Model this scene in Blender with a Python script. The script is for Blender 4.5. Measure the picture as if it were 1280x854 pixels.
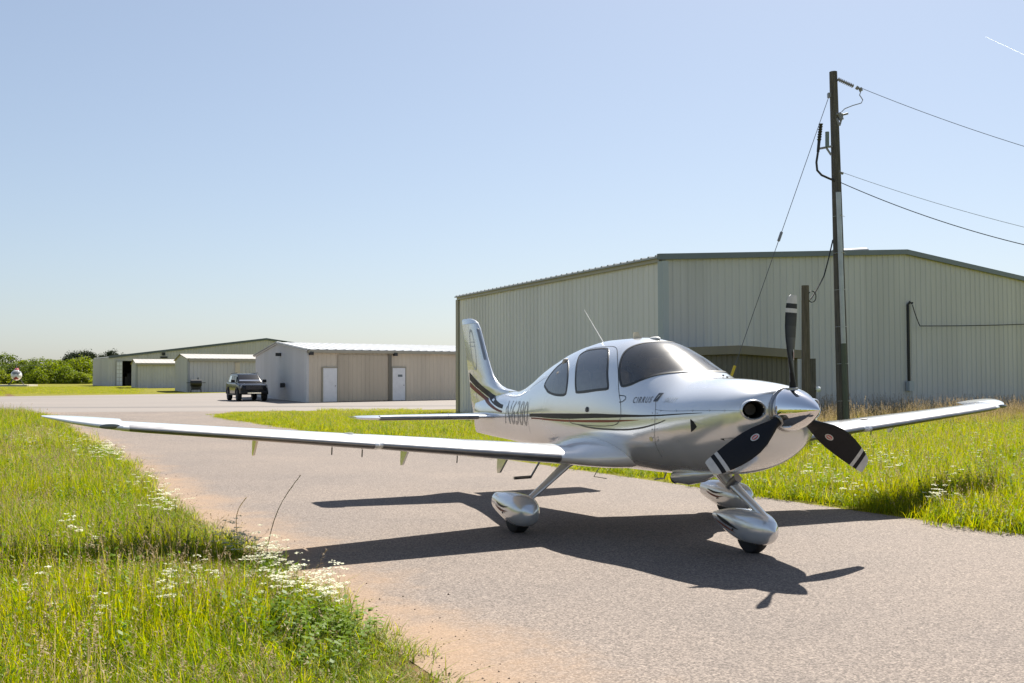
import bpy, math, random
from mathutils import Vector, Matrix, Euler
random.seed(7)
scene = bpy.context.scene
for o in list(bpy.data.objects): bpy.data.objects.remove(o, do_unlink=True)
COL = scene.collection
R = math.radians

# ---------------------------------------------------------------- camera (eye height 1.6 m, about 36 mm)
F_PX, PITCH, ROLL, EYE = 1283.19, 0.0331822, -0.0029939, 1.605
def _cam_axes():
    f = Vector((0, math.cos(PITCH), math.sin(PITCH))); r = Vector((1, 0, 0)); u = r.cross(f)
    c, s = math.cos(ROLL), math.sin(ROLL)
    return c*r+s*u, -s*r+c*u, f
CR, CU, CF = _cam_axes()
cam_data = bpy.data.cameras.new('camera'); cam = bpy.data.objects.new('camera', cam_data); COL.objects.link(cam)
cam_data.sensor_width = 36; cam_data.lens = 36*F_PX/1280; cam_data.clip_start = 0.05; cam_data.clip_end = 20000
M4 = Matrix((CR, CU, -CF)).transposed().to_4x4(); M4.translation = (0, 0, EYE)
cam.matrix_world = M4
scene.camera = cam
# ---------------------------------------------------------------- sky and sun
SUN_EL, SUN_AZ = R(50.5), R(22.1)          # azimuth from +Y towards +X
world = bpy.data.worlds.new('World'); scene.world = world; world.use_nodes = True
wn = world.node_tree; bg = wn.nodes['Background']
sky = wn.nodes.new('ShaderNodeTexSky'); sky.sky_type = 'NISHITA'; sky.sun_disc = False
sky.sun_elevation = SUN_EL; sky.sun_rotation = SUN_AZ; sky.altitude = 100; sky.air_density = 1.0; sky.dust_density = 1.0; sky.ozone_density = 2.5
def _mul(col):
    n = wn.nodes.new('ShaderNodeMix'); n.data_type = 'RGBA'; n.blend_type = 'MULTIPLY'; n.inputs[0].default_value = 1.0; n.inputs[7].default_value = (*col, 1); return n
hsv = wn.nodes.new('ShaderNodeHueSaturation'); hsv.inputs['Saturation'].default_value = 0.88
lo_ = _mul((.1, .1, .1)); gm = wn.nodes.new('ShaderNodeGamma'); gm.inputs[1].default_value = 0.72; hi_ = _mul((4.9, 5.1, 5.4))     # softer contrast across the sky, slightly hazy
wn.links.new(sky.outputs[0], hsv.inputs['Color']); wn.links.new(hsv.outputs[0], lo_.inputs[6]); wn.links.new(lo_.outputs[2], gm.inputs[0]); wn.links.new(gm.outputs[0], hi_.inputs[6]); wn.links.new(hi_.outputs[2], bg.inputs[0])
bg.inputs[1].default_value = 0.085
sun_d = bpy.data.lights.new('sun', 'SUN'); sun_d.energy = 5.0; sun_d.angle = R(0.53); sun_d.color = (1.0, 0.94, 0.85)
sun = bpy.data.objects.new('sun', sun_d); COL.objects.link(sun); sun.location = (30, 80, 100)
to_sun = Vector((math.sin(SUN_AZ)*math.cos(SUN_EL), math.cos(SUN_AZ)*math.cos(SUN_EL), math.sin(SUN_EL)))
sun.rotation_euler = to_sun.to_track_quat('Z', 'Y').to_euler()
scene.view_settings.view_transform = 'Standard'; scene.view_settings.look = 'None'
scene.view_settings.exposure = 1.22; scene.view_settings.gamma = 1.0; scene.view_settings.use_curve_mapping = False

def at(u, v, Y):
    """world point at depth Y seen in that direction of the surveyed photograph"""
    d = CR*((u-640)/F_PX)-CU*((v-427)/F_PX)+CF
    return Vector((d.x*Y/d.y, Y, EYE+d.z*Y/d.y))
def gnd(u, v):
    d = CR*((u-640)/F_PX)-CU*((v-427)/F_PX)+CF
    t = -EYE/d.z
    return Vector((d.x*t, d.y*t, 0))

# ---------------------------------------------------------------- scene helpers
def tag(o, label=None, cat=None, group=None, kind=None):
    if label: o['label'] = label
    if cat: o['category'] = cat
    if group: o['group'] = group
    if kind: o['kind'] = kind
    return o
def empty(name, loc, rz=0.0, label=None, cat=None, group=None):
    o = bpy.data.objects.new(name, None); COL.objects.link(o); o.location = loc; o.rotation_euler = (0, 0, rz)
    o.empty_display_size = 0.2
    return tag(o, label, cat, group)
class MB:
    """collects simple solids and links them as ONE mesh object"""
    def __init__(s): s.v = []; s.f = []; s.m = []; s.mi = 0
    def add(s, vs, fs):
        b = len(s.v); s.v += [tuple(p) for p in vs]; s.f += [tuple(i+b for i in f) for f in fs]; s.m += [s.mi]*len(fs); return s
    def box(s, c, d, rot=None):
        hx, hy, hz = d[0]/2, d[1]/2, d[2]/2; c = Vector(c)
        vs = [Vector((x*hx, y*hy, z*hz)) for z in (-1, 1) for x, y in ((-1, -1), (1, -1), (1, 1), (-1, 1))]
        if rot is not None: vs = [rot@p for p in vs]
        return s.add([p+c for p in vs], [(3, 2, 1, 0), (4, 5, 6, 7), (0, 1, 5, 4), (1, 2, 6, 5), (2, 3, 7, 6), (3, 0, 4, 7)])
    def beam(s, a, b, w, h, up=(0, 0, 1)):
        a = Vector(a); b = Vector(b); d = b-a; L = d.length; d.normalize(); up = Vector(up)
        sd = d.cross(up)
        if sd.length < 1e-4: sd = d.cross(Vector((1, 0, 0)))
        sd.normalize(); u2 = sd.cross(d)
        return s.box((a+b)/2, (L, w, h), Matrix((d, -sd, u2)).transposed())
    def tube(s, pts, r, n=10, cap=True, sq=1.0, up=None):
        """round tube along points; r number or list; sq flattens it"""
        pts = [Vector(p) for p in pts]; k = len(pts)
        rr = r if isinstance(r, (list, tuple)) else [r]*k
        vs = []; ref = Vector(up) if up else None
        for i, p in enumerate(pts):
            t = (pts[min(i+1, k-1)]-pts[max(i-1, 0)]).normalized()
            if ref is None: ref = Vector((0, 0, 1)) if abs(t.z) < .9 else Vector((1, 0, 0))
            a = t.cross(ref)
            if a.length < 1e-5: a = t.cross(Vector((1, .3, .2)))
            a.normalize(); b = a.cross(t)
            for j in range(n):
                q = 2*math.pi*j/n
                vs.append(p+a*math.cos(q)*rr[i]+b*math.sin(q)*rr[i]*sq)
        fs = [(i*n+j, i*n+(j+1) % n, (i+1)*n+(j+1) % n, (i+1)*n+j) for i in range(k-1) for j in range(n)]
        if cap: fs += [tuple(reversed(range(n))), tuple(range((k-1)*n, k*n))]
        return s.add(vs, fs)
    def loft(s, secs, closed=True, cap=(True, True)):
        n = len(secs[0]); vs = [p for c in secs for p in c]; m = n if closed else n-1
        fs = [(i*n+j, i*n+(j+1) % n, (i+1)*n+(j+1) % n, (i+1)*n+j) for i in range(len(secs)-1) for j in range(m)]
        if cap[0]: fs.append(tuple(reversed(range(n))))
        if cap[1]: fs.append(tuple(range((len(secs)-1)*n, len(secs)*n)))
        return s.add(vs, fs)
    def lathe(s, prof, o, ax, n=24, ref=None):
        """prof: (distance along axis, radius)"""
        ax = Vector(ax).normalized(); ref = Vector(ref) if ref else (Vector((0, 0, 1)) if abs(ax.z) < .9 else Vector((1, 0, 0)))
        a = ax.cross(ref).normalized(); b = a.cross(ax); o = Vector(o)
        return s.loft([[o+ax*t+(a*math.cos(2*math.pi*j/n)+b*math.sin(2*math.pi*j/n))*max(r, 1e-4) for j in range(n)] for t, r in prof])
    def prism(s, poly, z0, z1):
        n = len(poly); vs = [(x, y, z0) for x, y in poly]+[(x, y, z1) for x, y in poly]
        return s.add(vs, [tuple(reversed(range(n))), tuple(range(n, 2*n))]+[(i, (i+1) % n, n+(i+1) % n, n+i) for i in range(n)])
    def ball(s, c, r, n=12, k=8):
        rx, ry, rz = (r, r, r) if not isinstance(r, (tuple, list)) else r; c = Vector(c)
        secs = [[c+Vector((rx*math.sin(math.pi*i/k)*math.cos(2*math.pi*j/n), ry*math.sin(math.pi*i/k)*math.sin(2*math.pi*j/n), rz*math.cos(math.pi*i/k))) for j in range(n)] for i in range(1, k)]
        b = len(s.v); s.loft(secs, cap=(False, False)); s.v += [tuple(c+Vector((0, 0, rz))), tuple(c-Vector((0, 0, rz)))]
        t = len(s.v)-2; e = b+(k-2)*n
        for j in range(n): s.f += [(b+j, t, b+(j+1) % n)[::-1], (e+j, e+(j+1) % n, t+1)[::-1]]; s.m += [s.mi, s.mi]
        return s
    def build(s, name, mat, parent=None, smooth=0.6, fix=True, off=None):
        me = bpy.data.meshes.new(name)
        v = s.v if off is None else [(p[0]-off[0], p[1]-off[1], p[2]-off[2]) for p in s.v]
        me.from_pydata(v, [], s.f)
        for m in (mat if isinstance(mat, (list, tuple)) else [mat]): me.materials.append(m)
        if isinstance(mat, (list, tuple)): me.polygons.foreach_set('material_index', s.m)
        me.update()
        if fix and len(me.polygons) < 60000:
            import bmesh
            b = bmesh.new(); b.from_mesh(me); bmesh.ops.recalc_face_normals(b, faces=b.faces); b.to_mesh(me); b.free()
        if smooth:
            me.polygons.foreach_set('use_smooth', [True]*len(me.polygons)); me.set_sharp_from_angle(angle=smooth)
        o = bpy.data.objects.new(name, me); COL.objects.link(o)
        if parent is not None: o.parent = parent
        return o
def copy_tree(o, parent=None):
    c = o.copy(); COL.objects.link(c); c.parent = parent
    for ch in list(o.children): copy_tree(ch, c)
    return c

# ---------------------------------------------------------------- materials
def principled(name, col, rough=0.5, metal=0.0, coat=0.0, spec=0.5, coat_rough=0.03, trans=0.0, ior=1.5):
    m = bpy.data.materials.new(name); m.use_nodes = True; p = m.node_tree.nodes['Principled BSDF']
    p.inputs['Base Color'].default_value = (*col, 1); p.inputs['Roughness'].default_value = rough; p.inputs['Metallic'].default_value = metal
    p.inputs['Coat Weight'].default_value = coat; p.inputs['Coat Roughness'].default_value = coat_rough
    p.inputs['Specular IOR Level'].default_value = spec; p.inputs['Transmission Weight'].default_value = trans; p.inputs['IOR'].default_value = ior
    return m
def nd(m, t, **kw):
    n = m.node_tree.nodes.new(t)
    for k, v in kw.items():
        if k.startswith('i_'): n.inputs[k[2:].replace('_', ' ')].default_value = v
        else: setattr(n, k, v)
    return n
def lk(m, a, b): m.node_tree.links.new(a, b)
def worn(name, col, var=0.12, scale=3.0, rough=0.55, metal=0.0, stretch=(1, 1, 1), bump=0.0, bscale=40, coat=0.0, col2=None, lo=0.35, hi=0.7):
    """painted or bare surface with uneven colour, dirt and a little relief"""
    m = principled(name, col, rough, metal, coat); P = m.node_tree.nodes['Principled BSDF']
    tc = nd(m, 'ShaderNodeTexCoord'); mp = nd(m, 'ShaderNodeMapping'); mp.inputs['Scale'].default_value = stretch
    nz = nd(m, 'ShaderNodeTexNoise', i_Scale=scale, i_Detail=6.0, i_Roughness=0.6)
    rp = nd(m, 'ShaderNodeValToRGB')
    rp.color_ramp.elements[0].position = lo; rp.color_ramp.elements[1].position = hi
    c2 = col2 or tuple(c*(1-var*2) for c in col)
    rp.color_ramp.elements[0].color = (*c2, 1); rp.color_ramp.elements[1].color = (*[min(1, c*(1+var*.4)) for c in col], 1)
    lk(m, tc.outputs['Object'], mp.inputs[0]); lk(m, mp.outputs[0], nz.inputs['Vector']); lk(m, nz.outputs[0], rp.inputs[0]); lk(m, rp.outputs[0], P.inputs['Base Color'])
    rr = nd(m, 'ShaderNodeMapRange'); rr.inputs['To Min'].default_value = max(.02, rough-.08); rr.inputs['To Max'].default_value = min(1, rough+.1)
    lk(m, nz.outputs[0], rr.inputs[0]); lk(m, rr.outputs[0], P.inputs['Roughness'])
    if bump:
        n2 = nd(m, 'ShaderNodeTexNoise', i_Scale=bscale, i_Detail=5.0); b = nd(m, 'ShaderNodeBump', i_Strength=bump, i_Distance=0.02)
        lk(m, tc.outputs['Object'], n2.inputs['Vector']); lk(m, n2.outputs[0], b.inputs['Height']); lk(m, b.outputs[0], P.inputs['Normal'])
    return m
def leaf_mat(name, cols, trans=0.45, rough=0.5):
    """thin leaf: diffuse + light let through, colour varied by clump and by place"""
    m = bpy.data.materials.new(name); m.use_nodes = True; nt = m.node_tree; nt.nodes.clear()
    out = nd(m, 'ShaderNodeOutputMaterial'); oi = nd(m, 'ShaderNodeObjectInfo'); ge = nd(m, 'ShaderNodeNewGeometry')
    nz = nd(m, 'ShaderNodeTexNoise', i_Scale=0.55, i_Detail=3.0); lk(m, ge.outputs['Position'], nz.inputs['Vector'])
    ad = nd(m, 'ShaderNodeMath', operation='ADD'); mu = nd(m, 'ShaderNodeMath', operation='MULTIPLY'); mu.inputs[1].default_value = 0.45
    lk(m, oi.outputs['Random'], mu.inputs[0]); lk(m, mu.outputs[0], ad.inputs[0])
    m2 = nd(m, 'ShaderNodeMath', operation='MULTIPLY'); m2.inputs[1].default_value = 0.55; lk(m, nz.outputs[0], m2.inputs[0])
    a2 = nd(m, 'ShaderNodeMath', operation='MULTIPLY'); a2.inputs[1].default_value = 0.35; lk(m, ge.outputs['Random Per Island'], a2.inputs[0])
    a3 = nd(m, 'ShaderNodeMath', operation='ADD'); lk(m, m2.outputs[0], a3.inputs[0]); lk(m, a2.outputs[0], a3.inputs[1]); lk(m, a3.outputs[0], ad.inputs[1])
    rp = nd(m, 'ShaderNodeValToRGB'); cr = rp.color_ramp
    while len(cr.elements) < len(cols): cr.elements.new(0.5)
    for i, c in enumerate(cols): cr.elements[i].position = 0.2+0.75*i/(len(cols)-1); cr.elements[i].color = (*c, 1)
    lk(m, ad.outputs[0], rp.inputs[0])
    df = nd(m, 'ShaderNodeBsdfDiffuse'); tr = nd(m, 'ShaderNodeBsdfTranslucent'); gl = nd(m, 'ShaderNodeBsdfGlossy', i_Roughness=rough)
    gl.inputs['Color'].default_value = (.8, .8, .8, 1)
    hs = nd(m, 'ShaderNodeHueSaturation'); hs.inputs['Saturation'].default_value = 1.1; hs.inputs['Value'].default_value = 1.9
    lk(m, rp.outputs[0], df.inputs[0]); lk(m, rp.outputs[0], hs.inputs['Color']); lk(m, hs.outputs[0], tr.inputs[0])
    mx = nd(m, 'ShaderNodeMixShader'); mx.inputs[0].default_value = trans; lk(m, df.outputs[0], mx.inputs[1]); lk(m, tr.outputs[0], mx.inputs[2])
    mg = nd(m, 'ShaderNodeMixShader'); mg.inputs[0].default_value = 0.02; lk(m, mx.outputs[0], mg.inputs[1]); lk(m, gl.outputs[0], mg.inputs[2])
    lk(m, mg.outputs[0], out.inputs[0])
    return m
def tinted_glass(name, tint, refl_rough=0.02, density=0.6, ior=1.5, haze=0.0):
    """thin acrylic pane: fresnel reflection over tinted see-through"""
    m = bpy.data.materials.new(name); m.use_nodes = True; m.node_tree.nodes.clear()
    out = nd(m, 'ShaderNodeOutputMaterial'); fr = nd(m, 'ShaderNodeFresnel', i_IOR=ior)
    tr = nd(m, 'ShaderNodeBsdfTransparent'); tr.inputs[0].default_value = (*tint, 1)
    df = nd(m, 'ShaderNodeBsdfDiffuse'); df.inputs[0].default_value = (.5, .5, .48, 1)
    mxd = nd(m, 'ShaderNodeMixShader'); mxd.inputs[0].default_value = density; lk(m, tr.outputs[0], mxd.inputs[1]); lk(m, df.outputs[0], mxd.inputs[2])
    gl = nd(m, 'ShaderNodeBsdfGlossy', i_Roughness=refl_rough)
    mx = nd(m, 'ShaderNodeMixShader'); lk(m, fr.outputs[0], mx.inputs[0]); lk(m, mxd.outputs[0], mx.inputs[1]); lk(m, gl.outputs[0], mx.inputs[2])
    last = mx
    if haze:
        g2 = nd(m, 'ShaderNodeBsdfGlossy', i_Roughness=.28); last = nd(m, 'ShaderNodeMixShader'); last.inputs[0].default_value = haze; lk(m, mx.outputs[0], last.inputs[1]); lk(m, g2.outputs[0], last.inputs[2])
    lk(m, last.outputs[0], out.inputs[0])
    return m
# ---------------------------------------------------------------- the ground, pavement
def ground_mat():
    m = principled('meadow_soil', (.1, .12, .03), 0.9, spec=0.1); P = m.node_tree.nodes['Principled BSDF']
    ge = nd(m, 'ShaderNodeNewGeometry')
    n1 = nd(m, 'ShaderNodeTexNoise', i_Scale=0.09, i_Detail=7.0, i_Roughness=0.65); n2 = nd(m, 'ShaderNodeTexNoise', i_Scale=3.5, i_Detail=6.0, i_Roughness=0.7)
    mp = nd(m, 'ShaderNodeMapping'); mp.inputs['Scale'].default_value = (.5, 1.6, 1)
    lk(m, ge.outputs['Position'], mp.inputs[0]); lk(m, mp.outputs[0], n1.inputs['Vector']); lk(m, ge.outputs['Position'], n2.inputs['Vector'])
    r1 = nd(m, 'ShaderNodeValToRGB'); r1.color_ramp.elements[0].position = .35; r1.color_ramp.elements[1].position = .65
    r1.color_ramp.elements[0].color = (.165, .16, .010, 1); r1.color_ramp.elements[1].color = (.235, .205, .022, 1)
    r2 = nd(m, 'ShaderNodeValToRGB'); r2.color_ramp.elements[0].position = .3; r2.color_ramp.elements[1].position = .75
    r2.color_ramp.elements[0].color = (.45, .5, .4, 1); r2.color_ramp.elements[1].color = (1.1, 1.1, 1.0, 1)
    lk(m, n1.outputs[0], r1.inputs[0]); lk(m, n2.outputs[0], r2.inputs[0])
    mx = nd(m, 'ShaderNodeMix', data_type='RGBA', blend_type='MULTIPLY'); mx.inputs[0].default_value = 1
    lk(m, r1.outputs[0], mx.inputs[6]); lk(m, r2.outputs[0], mx.inputs[7]); dp = nd(m, 'ShaderNodeVectorMath', operation='DOT_PRODUCT'); dp.inputs[1].default_value = (.8885, .4589, 0); lk(m, ge.outputs['Position'], dp.inputs[0])
    sb = nd(m, 'ShaderNodeMath', operation='SUBTRACT'); sb.inputs[1].default_value = .8885*-.33+.4589*5.35; lk(m, dp.outputs['Value'], sb.inputs[0])
    mr = nd(m, 'ShaderNodeMapRange'); mr.inputs['From Min'].default_value = -.45; mr.inputs['From Max'].default_value = -.1; lk(m, sb.outputs[0], mr.inputs[0])
    m9 = nd(m, 'ShaderNodeMapRange'); m9.inputs['From Min'].default_value = .5; m9.inputs['From Max'].default_value = .2; lk(m, sb.outputs[0], m9.inputs[0])
    mm = nd(m, 'ShaderNodeMath', operation='MULTIPLY'); lk(m, mr.outputs[0], mm.inputs[0]); lk(m, m9.outputs[0], mm.inputs[1])
    soil = nd(m, 'ShaderNodeMix', data_type='RGBA', blend_type='MULTIPLY'); soil.inputs[0].default_value = 1; soil.inputs[6].default_value = (.17, .105, .055, 1); lk(m, r2.outputs[0], soil.inputs[7])
    fin_ = nd(m, 'ShaderNodeMix', data_type='RGBA'); lk(m, mm.outputs[0], fin_.inputs[0]); lk(m, mx.outputs[2], fin_.inputs[6]); lk(m, soil.outputs[2], fin_.inputs[7])
    lk(m, fin_.outputs[2], P.inputs['Base Color'])
    b = nd(m, 'ShaderNodeBump', i_Strength=.6, i_Distance=.1); lk(m, n2.outputs[0], b.inputs['Height']); lk(m, b.outputs[0], P.inputs['Normal'])
    return m
LEFT_EDGE = [(13.5, -22), (5.5, -6.2), (-.33, 5.35), (-1.75, 8.1), (-4.1, 12.6), (-7.9, 20.6), (-12.9, 30.2), (-17.6, 39.5), (-19.6, 43.2), (-22.5, 45.6), (-26, 46.2)]
RIGHT_EDGE = [(20, -16), (9.2, 3), (5.13, 10.25), (3.55, 13.0), (2.28, 15.4), (.8, 18.0), (-4.0, 26.6), (-8.3, 34.2), (-11.7, 40.6), (-12.6, 43.5), (-12.4, 45.8), (-10.8, 47.2), (-8, 47.6)]
def asphalt_mat():
    m = principled('weathered_asphalt', (.25, .22, .2), 0.85, spec=0.25); P = m.node_tree.nodes['Principled BSDF']
    ge = nd(m, 'ShaderNodeNewGeometry'); pos = ge.outputs['Position']
    vo = nd(m, 'ShaderNodeTexVoronoi', i_Scale=95.0); lk(m, pos, vo.inputs['Vector'])
    fine = nd(m, 'ShaderNodeTexNoise', i_Scale=70.0, i_Detail=3.0, i_Roughness=0.8); lk(m, pos, fine.inputs['Vector'])
    rv = nd(m, 'ShaderNodeValToRGB'); e = rv.color_ramp.elements
    e[0].position = 0.0; e[0].color = (.102, .085, .074, 1); e[1].position = 1.0; e[1].color = (.285, .24, .204, 1)
    k = rv.color_ramp.elements.new(.45); k.color = (.167, .14, .121, 1)
    sp = nd(m, 'ShaderNodeSeparateColor'); lk(m, vo.outputs['Color'], sp.inputs[0]); lk(m, sp.outputs[0], rv.inputs[0])
    rf = nd(m, 'ShaderNodeValToRGB'); rf.color_ramp.elements[0].position = .3; rf.color_ramp.elements[1].position = .7
    rf.color_ramp.elements[0].color = (.62, .62, .64, 1); rf.color_ramp.elements[1].color = (1.22, 1.2, 1.18, 1); lk(m, fine.outputs[0], rf.inputs[0])
    m1 = nd(m, 'ShaderNodeMix', data_type='RGBA', blend_type='MULTIPLY'); m1.inputs[0].default_value = 1; lk(m, rv.outputs[0], m1.inputs[6]); lk(m, rf.outputs[0], m1.inputs[7])
    big = nd(m, 'ShaderNodeTexNoise', i_Scale=.28, i_Detail=7.0, i_Roughness=.6); lk(m, pos, big.inputs['Vector'])
    rb = nd(m, 'ShaderNodeValToRGB'); rb.color_ramp.elements[0].position = .3; rb.color_ramp.elements[1].position = .7
    rb.color_ramp.elements[0].color = (.84, .85, .87, 1); rb.color_ramp.elements[1].color = (1.1, 1.08, 1.05, 1); lk(m, big.outputs[0], rb.inputs[0])
    m2 = nd(m, 'ShaderNodeMix', data_type='RGBA', blend_type='MULTIPLY'); m2.inputs[0].default_value = 1; lk(m, m1.outputs[2], m2.inputs[6]); lk(m, rb.outputs[0], m2.inputs[7])
    # washed-out sand lying along the west edge: distance to that edge, broken up by noise
    dp = nd(m, 'ShaderNodeVectorMath', operation='DOT_PRODUCT'); dp.inputs[1].default_value = (.8885, .4589, 0); lk(m, pos, dp.inputs[0])
    sb = nd(m, 'ShaderNodeMath', operation='SUBTRACT'); sb.inputs[1].default_value = .8885*-.33+.4589*5.35; lk(m, dp.outputs['Value'], sb.inputs[0])
    ns = nd(m, 'ShaderNodeTexNoise', i_Scale=.9, i_Detail=9.0, i_Roughness=.75); lk(m, pos, ns.inputs['Vector'])
    nm = nd(m, 'ShaderNodeMapRange'); nm.inputs['To Min'].default_value = -1.2; nm.inputs['To Max'].default_value = 1.2; lk(m, ns.outputs[0], nm.inputs[0])
    aa = nd(m, 'ShaderNodeMath', operation='ADD'); lk(m, sb.outputs[0], aa.inputs[0]); lk(m, nm.outputs[0], aa.inputs[1])
    mr = nd(m, 'ShaderNodeMapRange'); mr.interpolation_type = 'SMOOTHSTEP'; mr.inputs['From Min'].default_value = 1.15; mr.inputs['From Max'].default_value = -.05; lk(m, aa.outputs[0], mr.inputs[0])
    gn = nd(m, 'ShaderNodeMath', operation='MULTIPLY'); lk(m, mr.outputs[0], gn.inputs[0]); gn.inputs[1].default_value = .72
    m3 = nd(m, 'ShaderNodeMix', data_type='RGBA'); lk(m, gn.outputs[0], m3.inputs[0]); lk(m, m2.outputs[2], m3.inputs[6]); 
    sd = nd(m, 'ShaderNodeMix', data_type='RGBA', blend_type='MULTIPLY'); sd.inputs[0].default_value = .7; sd.inputs[6].default_value = (.30, .20, .12, 1); lk(m, rf.outputs[0], sd.inputs[7])
    lk(m, sd.outputs[2], m3.inputs[7]); lk(m, m3.outputs[2], P.inputs['Base Color'])
    b = nd(m, 'ShaderNodeBump', i_Strength=.5, i_Distance=.006); lk(m, sp.outputs[0], b.inputs['Height']); lk(m, b.outputs[0], P.inputs['Normal'])
    return m
GROUND = MB(); s = 4000
GROUND.add([(-s, -s, 0), (s, -s, 0), (s, s, 0), (-s, s, 0)], [(0, 1, 2, 3)])
tag(GROUND.build('ground', ground_mat(), smooth=0), kind='structure')
ASPH = asphalt_mat()
def sheet(name, poly, z, mat):
    b = MB(); b.add([(x, y, z) for x, y in poly], [tuple(range(len(poly)))])
    o = b.build(name, mat, smooth=0); 
    if o.data.polygons[0].normal.z < 0: o.data.flip_normals()
    import bmesh
    bm = bmesh.new(); bm.from_mesh(o.data); bmesh.ops.triangulate(bm, faces=bm.faces); bm.to_mesh(o.data); bm.free()
    return tag(o, kind='structure')
sheet('taxiway', LEFT_EDGE+RIGHT_EDGE[::-1], .004, ASPH)
NEAR_ROAD = [(-26, 46.2), (-70, 43.5), (-400, 22)]
FAR_ROAD = [(-400, 66), (-70, 83), (-43, 84.5), (-30.5, 96), (-27, 104), (-20, 104), (-16, 100), (60, 120), (60, 70), (14, 52.2), (-2.5, 49.4), (-8, 47.6)]
def worn_road():
    m = worn('road_asphalt', (.19, .166, .148), var=.1, scale=.35, rough=.85, stretch=(.12, 1.2, 1), bump=.2, bscale=60)
    return m
sheet('road', NEAR_ROAD+FAR_ROAD, .004, worn_road())
dark = worn('road_seal_band', (.125, .115, .108), var=.15, scale=.5, rough=.85, stretch=(.1, 1, 1))
sheet('road_patch', [(-400, 31), (-70, 50.3), (-20, 53.3), (-8, 53.8), (8, 55), (8, 56.2), (-8, 54.9), (-20, 54.6), (-70, 51.8), (-400, 33)], .008, dark)
# ---------------------------------------------------------------- fuselage shape (aircraft axes: X forward, Y port, Z up, metres)
FUS = [  # x, top z, bottom z, half width, waterline z, upper exponent, lower exponent
 (-0.405,1.430,1.130,0.230,1.290,2.00,2.00),
 (-0.420,1.465,1.060,0.300,1.290,2.10,2.10),
 (-0.460,1.487,0.970,0.390,1.285,2.20,2.20),
 (-0.550,1.512,0.870,0.470,1.270,2.30,2.20),
 (-0.750,1.545,0.765,0.535,1.250,2.15,2.20),
 (-1.000,1.568,0.700,0.580,1.225,2.10,2.30),
 (-1.160,1.574,0.680,0.600,1.210,2.05,2.30),
 (-1.300,1.580,0.665,0.615,1.200,2.00,2.40),
 (-1.450,1.615,0.655,0.628,1.190,1.95,2.40),
 (-1.710,1.730,0.642,0.645,1.175,1.95,2.50),
 (-1.970,1.855,0.632,0.655,1.165,2.00,2.50),
 (-2.250,1.950,0.625,0.660,1.155,2.10,2.50),
 (-2.610,2.002,0.620,0.660,1.150,2.20,2.50),
 (-3.110,1.996,0.620,0.640,1.145,2.20,2.50),
 (-3.500,1.957,0.630,0.610,1.140,2.15,2.40),
 (-3.810,1.905,0.640,0.570,1.135,2.10,2.30),
 (-4.150,1.825,0.655,0.515,1.130,2.00,2.20),
 (-4.490,1.725,0.670,0.455,1.120,1.95,2.20),
 (-4.830,1.595,0.690,0.395,1.110,1.90,2.20),
 (-5.140,1.490,0.710,0.340,1.100,1.90,2.20),
 (-5.480,1.415,0.730,0.285,1.090,1.95,2.20),
 (-5.840,1.385,0.745,0.230,1.080,2.10,2.20),
 (-6.300,1.330,0.760,0.165,1.070,2.10,2.20),
 (-6.700,1.280,0.775,0.105,1.060,2.00,2.10),
 (-7.000,1.240,0.790,0.045,1.050,2.00,2.00),
]
def _pchip(xs, ys):
    n = len(xs); h = [xs[i+1]-xs[i] for i in range(n-1)]; d = [(ys[i+1]-ys[i])/h[i] for i in range(n-1)]
    m = [0.0]*n; m[0] = d[0]; m[-1] = d[-1]
    for i in range(1, n-1):
        if d[i-1]*d[i] > 0:
            w1 = 2*h[i]+h[i-1]; w2 = h[i]+2*h[i-1]
            m[i] = (w1+w2)/(w1/d[i-1]+w2/d[i])
    def f(x):
        if x <= xs[0]: return ys[0]
        if x >= xs[-1]: return ys[-1]
        i = 0
        while x > xs[i+1]: i += 1
        t = (x-xs[i])/h[i]
        return (ys[i]*(2*t**3-3*t*t+1)+h[i]*m[i]*(t**3-2*t*t+t)+ys[i+1]*(-2*t**3+3*t*t)+h[i]*m[i+1]*(t**3-t*t))
    return f
_fx = [-r[0] for r in FUS]
_ff = [_pchip(_fx, [r[k] for r in FUS]) for k in range(1, 7)]
def fus(x, th):
    """point on the fuselage skin: th 0 = top, +pi/2 = starboard side, pi = belly"""
    zt, zb, w, zc, nu, nl = [f(-x) for f in _ff]
    s, c = math.sin(th), math.cos(th)
    n = nu if c >= 0 else nl
    y = -w*math.copysign(abs(s)**(2/n), s)
    z = zc+(zt-zc)*abs(c)**(2/n) if c >= 0 else zc-(zc-zb)*abs(c)**(2/n)
    return (x, y, z)
def fus_off(x, th, off):
    """skin point pushed out along its normal"""
    e = 1e-3
    a = fus(x+e, th); b = fus(x-e, th); c = fus(x, th+e); d = fus(x, th-e)
    u = [a[i]-b[i] for i in range(3)]; v = [c[i]-d[i] for i in range(3)]
    nx = u[1]*v[2]-u[2]*v[1]; ny = u[2]*v[0]-u[0]*v[2]; nz = u[0]*v[1]-u[1]*v[0]
    l = math.sqrt(nx*nx+ny*ny+nz*nz) or 1
    p = fus(x, th); zc = _ff[3](-x)
    sgn = 1 if (ny*p[1]+nz*(p[2]-zc)) >= 0 else -1
    return (p[0]+sgn*off*nx/l, p[1]+sgn*off*ny/l, p[2]+sgn*off*nz/l)
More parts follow.
